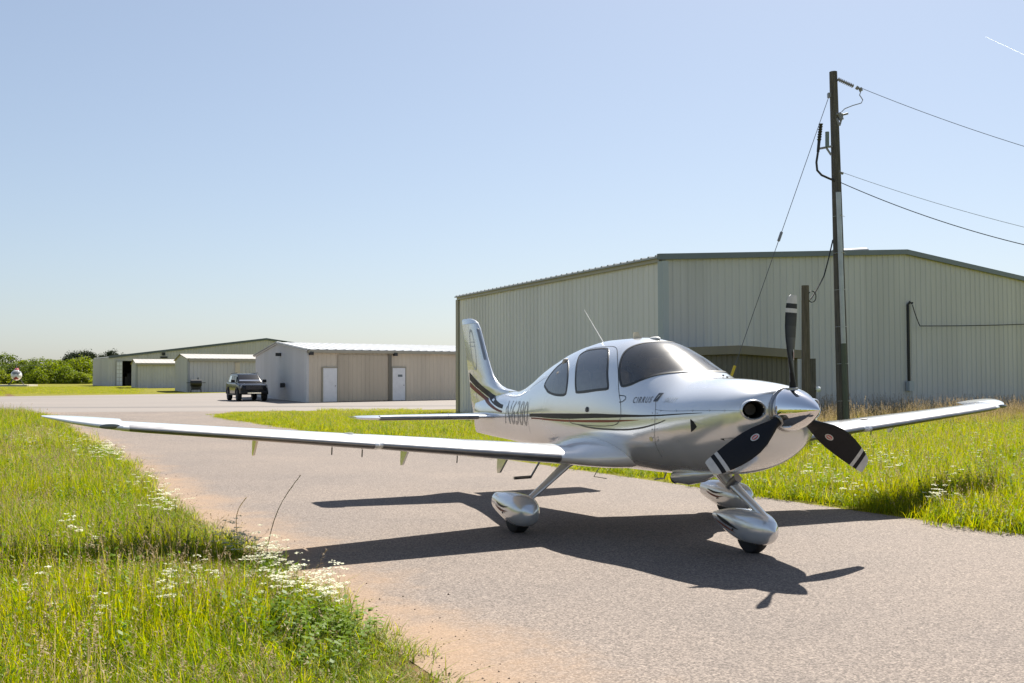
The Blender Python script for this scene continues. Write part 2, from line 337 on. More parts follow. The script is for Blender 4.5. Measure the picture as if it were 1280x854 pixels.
# ---------------------------------------------------------------- aircraft materials
def silver_mat(name='silver_paint', col=(.71, .73, .755), metal=.58):
    m = principled(name, col, .24, metal, coat=1.0, coat_rough=.02); P = m.node_tree.nodes['Principled BSDF']
    tc = nd(m, 'ShaderNodeTexCoord'); n = nd(m, 'ShaderNodeTexNoise', i_Scale=2.2, i_Detail=5.0); lk(m, tc.outputs['Object'], n.inputs['Vector'])
    rp = nd(m, 'ShaderNodeMapRange'); rp.inputs['To Min'].default_value = .18; rp.inputs['To Max'].default_value = .26; lk(m, n.outputs[0], rp.inputs[0]); lk(m, rp.outputs[0], P.inputs['Roughness'])
    n2 = nd(m, 'ShaderNodeTexNoise', i_Scale=2.5, i_Detail=2.0); lk(m, tc.outputs['Object'], n2.inputs['Vector'])
    b = nd(m, 'ShaderNodeBump', i_Strength=.06, i_Distance=.03); lk(m, n2.outputs[0], b.inputs['Height']); lk(m, b.outputs[0], P.inputs['Normal']); lk(m, b.outputs[0], P.inputs['Coat Normal'])
    return m
M_SILVER = silver_mat()
M_WING_GLARE = silver_mat('silver_paint_sun_glare', (.80, .80, .80), .12)  # silver wing with the sun's glare put into a paler, less metallic colour
M_TKS = worn('porous_metal', (.30, .30, .31), var=.08, scale=6, rough=.38, metal=.85)
M_RUBBER = worn('black_rubber', (.018, .018, .019), var=.2, scale=12, rough=.8)
M_SEAL = principled('window_seal', (.025, .027, .03), .5)
M_DARK = principled('dark_cavity', (.012, .012, .012), .8)
M_CHROME = principled('polished_metal', (.86, .86, .87), .06, 1.0)
M_STEEL = worn('brushed_steel', (.4, .4, .41), var=.1, scale=10, rough=.35, metal=.9)
M_GLASS = tinted_glass('tinted_acrylic', (.60, .68, .70), density=.08, ior=3.0)
M_WSCREEN = tinted_glass('windscreen_acrylic', (.70, .72, .73), .05, density=.05, haze=.06)
M_BLACKSTRIPE = principled('black_stripe_paint', (.022, .020, .019), .5, spec=.25)
M_COPPER = principled('copper_stripe_paint', (.20, .055, .03), .5, spec=.25)
M_GREYSTRIPE = principled('grey_stripe_paint', (.09, .088, .085), .5, spec=.25)
M_LETTER = principled('dark_lettering', (.045, .05, .06), .35, coat=.5)
M_REG = principled('grey_lettering', (.20, .21, .23), .3, coat=.7)
M_PALE = principled('pale_lettering', (.36, .40, .45), .35, coat=.5)
M_BLADE = worn('black_blade_paint', (.010, .011, .015), var=.1, scale=8, rough=.5)
M_BLADE.node_tree.nodes['Principled BSDF'].inputs['Specular IOR Level'].default_value = .22
M_BAND = worn('grey_band_paint', (.55, .55, .54), var=.08, scale=20, rough=.4)
M_RED = principled('red_decal', (.5, .05, .04), .4)
M_CREAM = worn('cream_cover', (.72, .62, .47), var=.1, scale=5, rough=.8)
M_LEATHER = worn('tan_leather', (.34, .29, .23), var=.15, scale=6, rough=.55)
M_CABIN = worn('cabin_lining', (.42, .40, .37), var=.1, scale=4, rough=.8)
M_FINS = worn('dark_steel', (.09, .08, .07), var=.2, scale=20, rough=.6, metal=.4)  # dark uneven steel for the cylinder fins
M_LENS = principled('clear_lens', (.75, .78, .8), .08, coat=1)
M_CARLENS = principled('smoked_lens', (.12, .13, .12), .1, coat=1)
M_YLENS = principled('amber_lens', (.7, .6, .3), .3)

AX, AY = 2.548, 8.530
craft = empty('light_aircraft', (AX, AY, 0), R(-64.127), 'silver single propeller low wing aircraft with three black blades standing on the taxiway', 'airplane')

# ---------------------------------------------------------------- fuselage with openings
WIN_DOOR = [(-3.017,1.25),(-3.119,1.047),(-3.26,.777),(-3.32,.63),(-3.25,.545),(-3.046,.524),(-2.84,.524),(-2.72,.576),(-2.547,.794),(-2.43,1.012),(-2.345,1.17),(-2.38,1.225),(-2.642,1.268),(-2.95,1.29)]
WIN_REAR = [(-3.868,1.18),(-3.99,1.09),(-4.0,1.0),(-3.95,.87),(-3.85,.74),(-3.72,.66),(-3.62,.66),(-3.55,.71),(-3.39,.89),(-3.27,1.10),(-3.235,1.27),(-3.28,1.315),(-3.40,1.315),(-3.56,1.295),(-3.765,1.24)]
_ws_low = [(-2.10,1.126),(-1.98,1.05),(-1.86,.90),(-1.76,.74),(-1.67,.59),(-1.60,.44),(-1.53,.23),(-1.50,0)]
_ws_top = [(-2.16,1.10),(-2.27,.94),(-2.36,.75),(-2.40,.59),(-2.385,.44),(-2.33,.28),(-2.27,.14),(-2.25,0)]
WSCREEN = _ws_low+[(x, -t) for x, t in _ws_low[-2::-1]]+[(x, -t) for x, t in _ws_top[:-1]]+[(x, t) for x, t in _ws_top[::-1]]
def catmull(poly, k=4):
    n = len(poly); out = []
    for i in range(n):
        p0, p1, p2, p3 = poly[i-1], poly[i], poly[(i+1) % n], poly[(i+2) % n]
        for j in range(k):
            t = j/k
            out.append(tuple(.5*((2*p1[c])+(-p0[c]+p2[c])*t+(2*p0[c]-5*p1[c]+4*p2[c]-p3[c])*t*t+(-p0[c]+3*p1[c]-3*p2[c]+p3[c])*t**3) for c in (0, 1)))
    return out
def shrink(poly, d, ref_r=.62):
    """inset a closed (x, theta) outline by d metres"""
    n = len(poly); out = []
    area = sum(poly[i][0]*poly[(i+1) % n][1]-poly[(i+1) % n][0]*poly[i][1] for i in range(n))
    sg = 1 if area > 0 else -1
    for i in range(n):
        a, b = poly[i-1], poly[(i+1) % n]
        tx, ty = (b[0]-a[0]), (b[1]-a[1])*ref_r; l = math.hypot(tx, ty) or 1
        out.append((poly[i][0]-sg*ty/l*d, poly[i][1]+sg*tx/l*d/ref_r))
    return out
def inside(p, poly):
    c = False; n = len(poly); j = n-1
    for i in range(n):
        if (poly[i][1] > p[1]) != (poly[j][1] > p[1]) and p[0] < (poly[j][0]-poly[i][0])*(p[1]-poly[i][1])/(poly[j][1]-poly[i][1])+poly[i][0]: c = not c
        j = i
    return c
WD, WR, WS = catmull(WIN_DOOR), catmull(WIN_REAR), catmull(WSCREEN)
mir = lambda poly: [(x, -t) for x, t in poly][::-1]
HOLES = [shrink(q, .016) for q in (WD, WR, mir(WD), mir(WR), WS)]
HB = [(min(p[0] for p in h), max(p[0] for p in h), min(p[1] for p in h), max(p[1] for p in h)) for h in HOLES]
INL = Vector((-.425, .335, 1.305)); INL_N = Vector((.93, .37, 0)).normalized()    # port inlet; starboard is mirrored
def in_inlet(p):
    if p[0] < -.62: return False
    q = Vector((p[0], abs(p[1]), p[2]))-INL; t = Vector((-INL_N.y, INL_N.x, 0))
    return (q.dot(t)/.102)**2+(q.z/.079)**2 < 1
fb = MB(); NT = 168
xs = [-.405, -.41, -.42, -.435, -.45, -.465, -.48, -.5, -.52]; x = -.54
while x > -7.0: xs.append(x); x -= .018 if x > -4.1 else .06
xs.append(-7.0)
row = []
for x in xs:
    row.append([fus(x, 2*math.pi*j/NT) for j in range(NT)])
fs = []
for i in range(len(xs)-1):
    xm = (xs[i]+xs[i+1])/2
    for j in range(NT):
        tm = 2*math.pi*(j+.5)/NT; tm = tm-2*math.pi if tm > math.pi else tm
        if any(b[0] < xm < b[1] and b[2] < tm < b[3] and inside((xm, tm), h) for h, b in zip(HOLES, HB)): continue
        if xm > -.62:
            a = row[i][j]; c = row[i+1][(j+1) % NT]
            if in_inlet(((a[0]+c[0])/2, (a[1]+c[1])/2, (a[2]+c[2])/2)): continue
        fs.append((i*NT+j, i*NT+(j+1) % NT, (i+1)*NT+(j+1) % NT, (i+1)*NT+j))
fs.append(tuple(range(NT))); n0 = (len(xs)-1)*NT; fs.append(tuple(range(n0, n0+NT)))
fb.add([p for r_ in row for p in r_], fs)
fuselage = fb.build('fuselage', M_SILVER, craft, smooth=.9, fix=False)
for poly in fuselage.data.polygons: pass
fuselage.data.flip_normals() if fuselage.data.polygons[5000].normal.dot(Vector(fuselage.data.polygons[5000].center)-Vector((fuselage.data.polygons[5000].center.x, 0, 1.15))) < 0 else None

def patch(name, outline, mat, parent, off=.004, rings=(1, .8, .55, .3, .12), mid=None):
    """a pane laid on the skin: rings of its outline scaled to its middle"""
    n = len(outline); cx = sum(p[0] for p in outline)/n; ct = sum(p[1] for p in outline)/n
    if mid: cx, ct = mid
    b = MB(); vs = []
    for k in rings:
        for x, t in outline: vs.append(fus_off(cx+(x-cx)*k, ct+(t-ct)*k, off))
    vs.append(fus_off(cx, ct, off))
    fs = [(a*n+i, a*n+(i+1) % n, (a+1)*n+(i+1) % n, (a+1)*n+i) for a in range(len(rings)-1) for i in range(n)]
    e = (len(rings)-1)*n
    fs += [(e+i, e+(i+1) % n, len(vs)-1) for i in range(n)]
    b.add(vs, fs); return b.build(name, mat, parent, smooth=1.2)
def rim(name, outline, w, mat, parent, off=.006):
    """raised seal following an outline"""
    inn = shrink(outline, w); n = len(outline); vs = []
    for k, (a, o_) in enumerate(((outline, -.002), (outline, off), (inn, off), (inn, -.004))): vs += [fus_off(x, t, o_) for x, t in a]
    b = MB(); b.add(vs, [(k*n+i, k*n+(i+1) % n, (k+1)*n+(i+1) % n, (k+1)*n+i) for k in range(3) for i in range(n)])
    return b.build(name, mat, parent, smooth=.5)
ws = patch('windshield', WS, M_WSCREEN, craft, .003, rings=(1, .93, .85, .75, .64, .52, .4, .28, .16, .07), mid=(-1.92, 0))
rim('window_seal', WS, .022, M_SEAL, ws)
for q in (WD, mir(WD), WR, mir(WR)):
    w_ = patch('side_window', q, M_GLASS, craft, .003); rim('window_seal', q, .02, M_SEAL, w_)
def strip(name, pts, wid, mat, parent, off=.0025, sub=6):
    """painted line or seam on the skin: pts (x, theta), wid in metres (number or list)"""
    q = []
    for i in range(len(pts)-1):
        p0 = pts[max(i-1, 0)]; p1 = pts[i]; p2 = pts[i+1]; p3 = pts[min(i+2, len(pts)-1)]
        for j in range(sub):
            t = j/sub; q.append((tuple(.5*((2*p1[c])+(-p0[c]+p2[c])*t+(2*p0[c]-5*p1[c]+4*p2[c]-p3[c])*t*t+(-p0[c]+3*p1[c]-3*p2[c]+p3[c])*t**3) for c in (0, 1)), i+t))
    q.append((pts[-1], len(pts)-1)); vs = []
    for i, (p, s_) in enumerate(q):
        a = q[max(i-1, 0)][0]; b = q[min(i+1, len(q)-1)][0]
        tx, ty = b[0]-a[0], (b[1]-a[1])*.62; l = math.hypot(tx, ty) or 1
        w = wid if not isinstance(wid, (list, tuple)) else wid[int(s_)]+(wid[min(int(s_)+1, len(wid)-1)]-wid[int(s_)])*(s_-int(s_))
        vs += [fus_off(p[0]-ty/l*w/2, p[1]+tx/l*w/2/.62, off), fus_off(p[0]+ty/l*w/2, p[1]-tx/l*w/2/.62, off)]
    b = MB(); b.add(vs, [(2*i, 2*i+1, 2*i+3, 2*i+2) for i in range(len(q)-1)])
    return b.build(name, mat, parent, smooth=1.2)
for sgn in (1, -1):
    T = lambda pts: [(x, t*sgn) for x, t in pts]
    strip('stripe', T([(-4.39,1.553),(-3.58,1.555),(-2.95,1.547),(-2.28,1.524),(-1.725,1.49),(-1.249,1.462),(-.86,1.484)]), [.035,.034,.03,.026,.022,.018,.006], M_BLACKSTRIPE, fuselage)
    strip('stripe', T([(-4.32,1.614),(-3.35,1.602),(-2.6,1.585),(-2.06,1.572),(-1.74,1.565)]), [.018,.017,.015,.01,.004], M_COPPER, fuselage)
    strip('stripe', T([(-3.0,1.628),(-2.6,1.672),(-2.21,1.68),(-1.92,1.676),(-1.66,1.645),(-1.476,1.612),(-1.337,1.575)]), [.004,.014,.016,.016,.014,.01,.004], M_GREYSTRIPE, fuselage)
    door = strip('door_seam', T([(-3.30,.50),(-2.86,.478),(-2.62,.53),(-2.444,.707),(-2.246,.995),(-2.129,1.23),(-2.07,1.353),(-2.048,1.51),(-2.092,1.588),(-2.21,1.623),(-2.518,1.640),(-3.02,1.63),(-3.12,1.58)]), .006, M_SEAL, fuselage)
    strip('door_latch', T([(-2.122,1.248),(-2.026,1.235),(-2.004,1.27),(-2.048,1.318),(-2.1,1.335)]), .007, M_SEAL, fuselage)
    strip('cowl_seam', T([(-1.56,1.10),(-1.50,1.344),(-1.49,1.6),(-1.52,1.9),(-1.52,2.2)]), .004, M_SEAL, fuselage)
    strip('cowl_seam', T([(-1.50,1.344),(-1.146,1.388),(-.75,1.44),(-.478,1.501)]), .004, M_SEAL, fuselage)
    strip('tail_seam', T([(-4.45,1.2),(-4.45,1.6),(-4.45,2.0)]), .004, M_SEAL, fuselage)
    hb = MB(); c = fus_off(-2.70, 1.475*sgn, .004); hb.lathe([(0, .028), (.006, .028), (.010, .020), (.010, .001)], c, (0, -sgn, .1), 18); hb.build('door_handle', M_SEAL, fuselage)
    for (x, t, r) in ((-1.571,1.833,.022),(-1.42,1.36,.006),(-1.2,1.378,.006),(-.98,1.405,.006),(-.78,1.43,.006),(-1.47,1.86,.008),(-1.2,1.9,.006),(-3.28,1.62,.006),(-.62,1.47,.006))+tuple((-1.465, 1.42+.13*k, .0055) for k in range(7))+tuple((-1.535, 1.42+.13*k, .0055) for k in range(7)):
        b = MB(); b.lathe([(-.002, r), (.004, r), (.004, .0005)], fus_off(x, t*sgn, 0), Vector(fus_off(x, t*sgn, .1))-Vector(fus_off(x, t*sgn, 0)), 12); b.build('fastener', M_STEEL if r < .02 else M_YLENS, fuselage)
    # side exit louvre and lower cowl opening
    b = MB(); q = [fus_off(-1.0, 1.585*sgn, .003), fus_off(-1.003, 1.77*sgn, .003), fus_off(-.96, 1.74*sgn, .003), fus_off(-.925, 1.70*sgn, .003), fus_off(-.94, 1.64*sgn, .003)]
    b.add(q, [(0, 1, 2, 3, 4)]); b.build('side_vent', M_DARK, fuselage)
    b = MB(); b.add([fus_off(-.92, 1.70*sgn, .003), fus_off(-.95, 1.63*sgn, .005), fus_off(-.83, 1.69*sgn, .002), fus_off(-.95, 1.75*sgn, .005)], [(0, 1, 2, 3)]); b.build('vent_fairing', M_SILVER, fuselage)
    b = MB(); b.add([fus_off(-.70, 1.98*sgn, .004), fus_off(-.60, 2.02*sgn, .004), fus_off(-.545, 2.08*sgn, .004), fus_off(-.60, 2.18*sgn, .004)], [(0, 1, 2, 3)]); b.build('lower_vent', M_DARK, fuselage)
    # cooling air inlet: lip, duct and what shows of the engine
    cI = Vector((INL.x, -sgn*INL.y, INL.z)); nI = Vector((INL_N.x, -sgn*INL_N.y, 0)); tI = Vector((-nI.y, nI.x, 0))
    ell = lambda a, b_, d, n=28: [cI+tI*a*math.cos(2*math.pi*i/n)+Vector((0, 0, b_*math.sin(2*math.pi*i/n)))+nI*d for i in range(n)]
    b = MB(); b.loft([ell(.118, .094, -.05), ell(.114, .091, -.012), ell(.110, .087, .006), ell(.104, .081, .009), ell(.0985, .0755, .002), ell(.098, .075, -.03)], cap=(False, False)); lip = b.build('air_inlet', M_SILVER, craft, smooth=1.2)
    b = MB(); b.loft([ell(.0983, .0753, -.02), ell(.098, .075, -.16), ell(.094, .07, -.24)], cap=(False, True)); b.build('inlet_duct', M_DARK, lip)
    b = MB(); b.lathe([(0, .05), (.012, .05), (.012, .044), (.03, .044), (.03, .05), (.042, .05), (.042, .044), (.06, .044), (.06, .05), (.07, .05)], cI-nI*.22+tI*.012, nI, 16); b.build('cylinder_fins', M_FINS, lip)

# lettering: glyph outlines laid on the skin
def glyphs(txt, size, shear=0.0, space=1.0):
    cu = bpy.data.curves.new('t', 'FONT'); cu.body = txt; cu.size = size; cu.shear = shear; cu.space_character = space; cu.resolution_u = 3
    o = bpy.data.objects.new('t', cu); COL.objects.link(o)
    dg = bpy.context.evaluated_depsgraph_get(); me = bpy.data.meshes.new_from_object(o.evaluated_get(dg))
    vs = [tuple(v.co) for v in me.vertices]; fs = [tuple(p.vertices) for p in me.polygons]
    bpy.data.objects.remove(o); bpy.data.curves.remove(cu); bpy.data.meshes.remove(me)
    return vs, fs
def th_of(x, z):
    zt, zb, w, zc, nu, nl = [f(-x) for f in _ff]
    if z >= zc: return math.acos(min(1, ((z-zc)/(zt-zc))**(nu/2)))
    return math.pi-math.acos(min(1, ((zc-z)/(zc-zb))**(nl/2)))
def lettering(name, txt, x0, z0, width, height, mat, parent, shear=0.25, slope=0.0, off=.003, space=1.0):
    vs, fs = glyphs(txt, 1.0, shear, space)
    a0 = min(v[0] for v in vs); a1 = max(v[0] for v in vs); b0 = min(v[1] for v in vs); b1 = max(v[1] for v in vs)
    import bmesh
    bm = bmesh.new(); vv = [bm.verts.new(((v[0]-a0)/(a1-a0)*width, (v[1]-b0)/(b1-b0)*height, 0)) for v in vs]
    for f in fs:
        try: bm.faces.new([vv[i] for i in f])
        except ValueError: pass
    bmesh.ops.triangulate(bm, faces=bm.faces)
    bmesh.ops.subdivide_edges(bm, edges=[e for e in bm.edges if e.calc_length() > .03], cuts=2)
    bm.verts.index_update(); b = MB()
    b.add([fus_off(x0+v.co.x, th_of(x0+v.co.x, z0+slope*v.co.x+v.co.y), off) for v in bm.verts], [tuple(v.index for v in f.verts) for f in bm.faces]); bm.free()
    return b.build(name, mat, parent, smooth=0)
zp = lambda x, t: fus(x, t)[2]
lettering('lettering', 'CIRRUS', -1.872, zp(-1.872, 1.257)-.028, .27, .058, M_LETTER, fuselage, slope=.035, space=1.35)
lettering('lettering', 'SR22T', -1.43, zp(-1.43, 1.065)-.04, .17, .042, M_PALE, fuselage, slope=.03, space=1.25)
bx = -1.575; bz = zp(-1.575, 1.10)-.04
def skin_quad(name, q, mat, off, n=5):
    """four-sided mark that follows the skin; q corners as (x, z)"""
    vs = []
    for i in range(n+1):
        for k in range(n+1):
            s_, t = i/n, k/n; x = (q[0][0]*(1-s_)+q[1][0]*s_)*(1-t)+(q[3][0]*(1-s_)+q[2][0]*s_)*t; z = (q[0][1]*(1-s_)+q[1][1]*s_)*(1-t)+(q[3][1]*(1-s_)+q[2][1]*s_)*t
            vs.append(fus_off(x, th_of(x, z), off))
    m_ = MB(); m_.add(vs, [(i*(n+1)+k, i*(n+1)+k+1, (i+1)*(n+1)+k+1, (i+1)*(n+1)+k) for i in range(n) for k in range(n)]); return m_.build(name, mat, fuselage, smooth=0)
skin_quad('emblem', [(bx+a, bz+c) for a, c in ((0, 0), (.055, .002), (.072, .08), (.018, .078))], M_LETTER, .004)
skin_quad('emblem_mark', [(bx+a, bz+c) for a, c in ((.028, .024), (.036, .026), (.050, .058), (.040, .056))], M_BAND, .006)
lettering('registration', 'N6380', -5.46, .985, .99, .30, M_REG, fuselage, shear=.12, slope=.01)

# ---------------------------------------------------------------- cabin inside
def rbox(b, c, d, r=.05, n=3):
    """cushion-like rounded box"""
    cx, cy, cz = c; hx, hy, hz = d[0]/2, d[1]/2, d[2]/2; secs = []
    for k in range(-n, n+1):
        t = k/n; zz = hz*math.copysign(1-(1-abs(t))**2, t); e = r*(abs(t)**3)
        ring = []
        for i in range(20):
            a = 2*math.pi*i/20; ca, sa = math.cos(a), math.sin(a)
            ring.append((cx+(hx-e)*math.copysign(abs(ca)**.45, ca), cy+(hy-e)*math.copysign(abs(sa)**.45, sa), cz+zz))
        secs.append(ring)
    b.loft(secs); return b
for (sx, sy) in ((-2.55, -.3), (-2.55, .3), (-3.4, -.28), (-3.4, .28)):
    b = MB(); rbox(b, (sx, sy, 1.08), (.5, .46, .16)); rbox(b, (sx-.26, sy, 1.36), (.14, .44, .62)); rbox(b, (sx-.27, sy, 1.72), (.09, .26, .16)); b.build('seat', M_LEATHER, craft)
b = MB(); b.add([(-4.2, -.33, .88), (-4.2, .33, .88), (-1.7, .48, .88), (-1.7, -.48, .88)], [(0, 1, 2, 3)]); b.build('cabin_floor', M_CABIN, craft, smooth=0)
b = MB(); b.add([(-4.3, -.28, .92), (-4.3, .28, .92), (-4.3, .22, 1.55), (-4.3, -.22, 1.55)], [(0, 1, 2, 3)]); b.build('bulkhead', M_CABIN, craft, smooth=0)
secs = []
for i in range(15):
    t = -1.08+2.16*i/14; y = -math.sin(t)*.62
    front = fus(-1.62-.36*abs(t)**2.0*.75, t)
    zf = min(front[2]-.02, 1.60)
    zr = 1.665-.16*abs(t)**1.6
    secs.append([(front[0]-.01, front[1]*.96, zf), (front[0]-.12, front[1]*.955, (zf+zr)/2+.02), (-2.0, front[1]*.93, zr), (-2.06, front[1]*.93, zr-.06), (-2.03, front[1]*.93, 1.05)])
b = MB(); b.loft(secs, closed=False, cap=(False, False)); b.build('glareshield', M_CREAM, craft, smooth=.8)

# ---------------------------------------------------------------- wings and tail
def airfoil(n=18, t=.14, cam_=.02):
    """closed loop of (chord fraction, height fraction), upper from TE to LE, lower back"""
    def th(x): return 5*t*(.2969*math.sqrt(x)-.126*x-.3516*x*x+.2843*x**3-.1036*x**4)
    def cl(x): return cam_*4*x*(1-x)
    xs_ = [.5*(1-math.cos(math.pi*i/n)) for i in range(n+1)]
    return [(x, cl(x)+th(x)) for x in reversed(xs_)]+[(x, cl(x)-th(x)) for x in xs_[1:]]
def foil_sec(y, xle, ch, z, t, c0=0.0, c1=1.0, n=18, cam_=.02, off=0.0):
    """section loop at span y between chord fractions c0 and c1"""
    def th(x): x = max(x, 0); return 5*t*(.2969*math.sqrt(x)-.126*x-.3516*x*x+.2843*x**3-.1036*x**4)
    def cl(x): return cam_*4*x*(1-x)
    xs_ = [c0+(c1-c0)*.5*(1-math.cos(math.pi*i/n)) for i in range(n+1)]
    up = [(x, cl(x)+th(x)+off/ch) for x in reversed(xs_)]; lo = [(x, cl(x)-th(x)-off/ch) for x in xs_]
    if c0 == 0 and off == 0: lo = lo[1:]
    return [(xle-x*ch+(off if (off and x < .002) else 0), y, z+h*ch) for x, h in up+lo]
WING = [  # |y|, leading edge x, chord, z, thickness
 (.42,-2.06,1.88,.79,.175),(.58,-2.10,1.80,.788,.172),(.70,-2.19,1.66,.782,.165),(.80,-2.31,1.51,.772,.152),(.92,-2.41,1.40,.772,.14),(1.1,-2.44,1.34,.787,.14),
 (2.0,-2.455,1.17,.875,.135),(2.98,-2.47,1.00,.97,.13),(3.0,-2.435,1.035,.968,.128),(4.0,-2.41,.86,1.067,.125),(5.0,-2.42,.71,1.162,.12),(5.2,-2.45,.66,1.182,.12),
 (5.42,-2.55,.57,1.207,.115),(5.58,-2.68,.46,1.23,.11),(5.69,-2.82,.33,1.25,.10),(5.76,-2.94,.22,1.262,.09),(5.80,-3.04,.11,1.27,.08)]
def wing_at(y):
    y = abs(y)
    for a, b in zip(WING, WING[1:]):
        if a[0] <= y <= b[0]:
            t = (y-a[0])/(b[0]-a[0]); return tuple(a[k]+(b[k]-a[k])*t for k in range(1, 5))
    return WING[-1][1:] if y > WING[-1][0] else WING[0][1:]
def span(ys, sgn, c0, c1, off=0.0, n=18):
    return [foil_sec(y*sgn, *wing_at(y), c0=c0, c1=c1, off=off, n=n) for y in ys]
YS = [w_[0] for w_ in WING]
for sgn in (-1, 1):
    fine = sorted(set(YS+[1.5, 2.5, 3.5, 4.5]))
    b = MB(); b.loft(span([y for y in fine if y <= 5.2], sgn, 0, .76)); b.loft([[(x_, y_, z_+.085*min(1, .75+(abs(y_)-5.2))*max(0, (wing_at(y_)[0]-x_)/.78)**1.6) for x_, y_, z_ in sec] for sec in span([y for y in fine if y >= 5.2], sgn, 0, 1.0)])
    wing = b.build('wing', M_WING_GLARE, craft, smooth=.7)
    b = MB(); b.loft(span([.8, .92, 1.1, 2.0, 2.96], sgn, .765, 1)); b.build('flap', M_SILVER, wing, smooth=.7)
    b = MB(); b.loft(span([.42, .58, .70, .795], sgn, .76, 1)); b.build('root_fillet', M_SILVER, wing, smooth=.7)
    b = MB(); b.loft(span([2.99, 3.0, 4.0, 5.0, 5.19], sgn, .765, 1)); b.build('aileron', M_SILVER, wing, smooth=.7)
    for ys_ in ((1.1, 1.5, 2.0, 2.5, 2.95), (3.04, 3.5, 4.0, 4.5, 5.0, 5.15)):
        b = MB(); b.loft(span(ys_, sgn, 0, .055, off=.0025, n=12)); b.build('leading_edge_panel', M_TKS, wing, smooth=.7)
    # hinge brackets under flap and aileron
    for (y, L, drop, wd) in ((1.28,.34,.19,.022),(2.45,.26,.17,.022),(4.0,.2,.16,.02)):
        xl, ch, z, t = wing_at(y); x0 = xl-ch*.70; zz = z-ch*.05
        b = MB(); yy = y*sgn
        prof = [(x0+.10, zz+.03), (x0-L*.55, zz+.03), (x0-L*.62, zz-drop*.75), (x0-L*.58, zz-drop), (x0-L*.42, zz-drop*.95)]
        n = len(prof); vs = [(px, yy-wd/2, pz) for px, pz in prof]+[(px, yy+wd/2, pz) for px, pz in prof]
        b.add(vs, [tuple(range(n)), tuple(range(n, 2*n))]+[(i, (i+1) % n, n+(i+1) % n, n+i) for i in range(n)]); b.build('hinge_bracket', M_SILVER, wing, smooth=.3)
    # navigation light in the leading edge, fuel cap, tie-down ring, static wicks
    xl, ch, z, t = wing_at(5.3); b = MB(); b.ball((xl+.012, sgn*5.3, z+.004), (.016, .085, .022), 14, 8); b.build('navigation_light', M_CARLENS, wing)
    xl, ch, z, t = wing_at(3.2); b = MB(); b.lathe([(0, .045), (.004, .045), (.004, .001)], (xl-.3*ch, sgn*3.2, z+ch*.083), (0, 0, 1), 18); b.build('fuel_cap', M_STEEL, wing)
    for y in (4.15, 4.6, 5.0): xl, ch, z, t = wing_at(y); b = MB(); b.tube([(xl-ch+.01, sgn*y, z), (xl-ch-.14, sgn*y, z-.02)], .003, 5); b.build('static_wick', M_SEAL, wing)
    for y in (3.05, 3.35, 2.05): xl, ch, z, t = wing_at(y); b = MB(); b.tube([(xl-ch*.35, sgn*y, z-ch*.06), (xl-ch*.36, sgn*y, z-ch*.06-.07)], .006, 6); b.build('drain_vent', M_SEAL, wing)
    # tailplane
    ts = [(.05,-5.98,.98,1.052,.10),(.3,-6.02,.93,1.052,.10),(1.0,-6.15,.80,1.052,.095),(1.75,-6.29,.66,1.054,.09),(1.9,-6.35,.58,1.056,.085),(1.97,-6.46,.42,1.058,.07)]
    def tsec(row_, c0, c1): return foil_sec(sgn*row_[0], row_[1], row_[2], row_[3], row_[4], c0=c0, c1=c1, cam_=0.0, n=12)
    b = MB(); b.loft([tsec(r_, 0, .62) for r_ in ts]); tp = b.build('tailplane', M_SILVER, craft, smooth=.7)
    b = MB(); b.loft([tsec(r_, .63, 1) for r_ in ts[1:]]); b.build('elevator', M_SILVER, tp, smooth=.7)
    b = MB(); b.loft([foil_sec(sgn*y, x, .15, 1.052, .4, c0=0, c1=.5, cam_=0, off=.002, n=8) for y, x in ((.4, -6.035), (1.7, -6.278))]); b.build('leading_edge_panel', M_TKS, tp, smooth=.7)
    b = MB(); b.loft([foil_sec(sgn*y, x, c_, 1.057, .12, cam_=0, n=8) for y, x, c_ in ((1.72, -6.22, .18), (1.9, -6.26, .16), (1.985, -6.36, .08))]); b.build('elevator_horn', M_SILVER, tp, smooth=.7)
# fin: chord rows by height
FIN = [(.80,-6.60,-7.0),(1.0,-6.35,-7.10),(1.2,-6.05,-7.19),(1.34,-5.75,-7.23),(1.40,-5.72,-7.245),(1.43,-6.02,-7.25),(1.47,-6.19,-7.26),(1.52,-6.31,-7.275),(1.60,-6.43,-7.30),(1.71,-6.53,-7.335),(1.85,-6.62,-7.375),(2.0,-6.71,-7.42),(2.17,-6.81,-7.47),(2.28,-6.88,-7.505),(2.36,-6.96,-7.54),(2.405,-7.05,-7.555),(2.432,-7.17,-7.54),(2.440,-7.28,-7.50)]
def fin_sec(z, xl, xt, c0, c1, tk=None):
    ch = xl-xt; t = tk if tk else min(.14, .115/ch) if z > 1.5 else min(.12, .13/ch)
    if z > 2.38: t *= .6
    return [(x, h, z) for x, h, _ in foil_sec(0, xl, ch, 0, t, c0=c0, c1=c1, cam_=0, n=12) for x, h in [(x, _)]]
def rud(z, xl, xt): return (xl-(xt+.27+.03*(z-1.4)))/(xl-xt)
b = MB(); b.loft([fin_sec(z, xl, xt, 0, rud(z, xl, xt)-.01) for z, xl, xt in FIN if .95 < z < 2.37]); fin = b.build('fin', M_SILVER, craft, smooth=.7)
b = MB(); b.loft([fin_sec(z, xl, xt, max(.03, rud(z, xl, xt)), 1) for z, xl, xt in FIN if z < 2.37]); b.build('rudder', M_SILVER, fin, smooth=.7)
b = MB(); b.loft([fin_sec(z+.004, xl, xt, 0, 1) for z, xl, xt in FIN if z > 2.35]); b.build('fin_cap', M_SILVER, fin, smooth=.9)
b = MB(); b.tube([(-7.0, 0, 2.3), (-6.70, -.10, 2.26)], .004, 5); b.build('tail_antenna', M_BAND, fin)
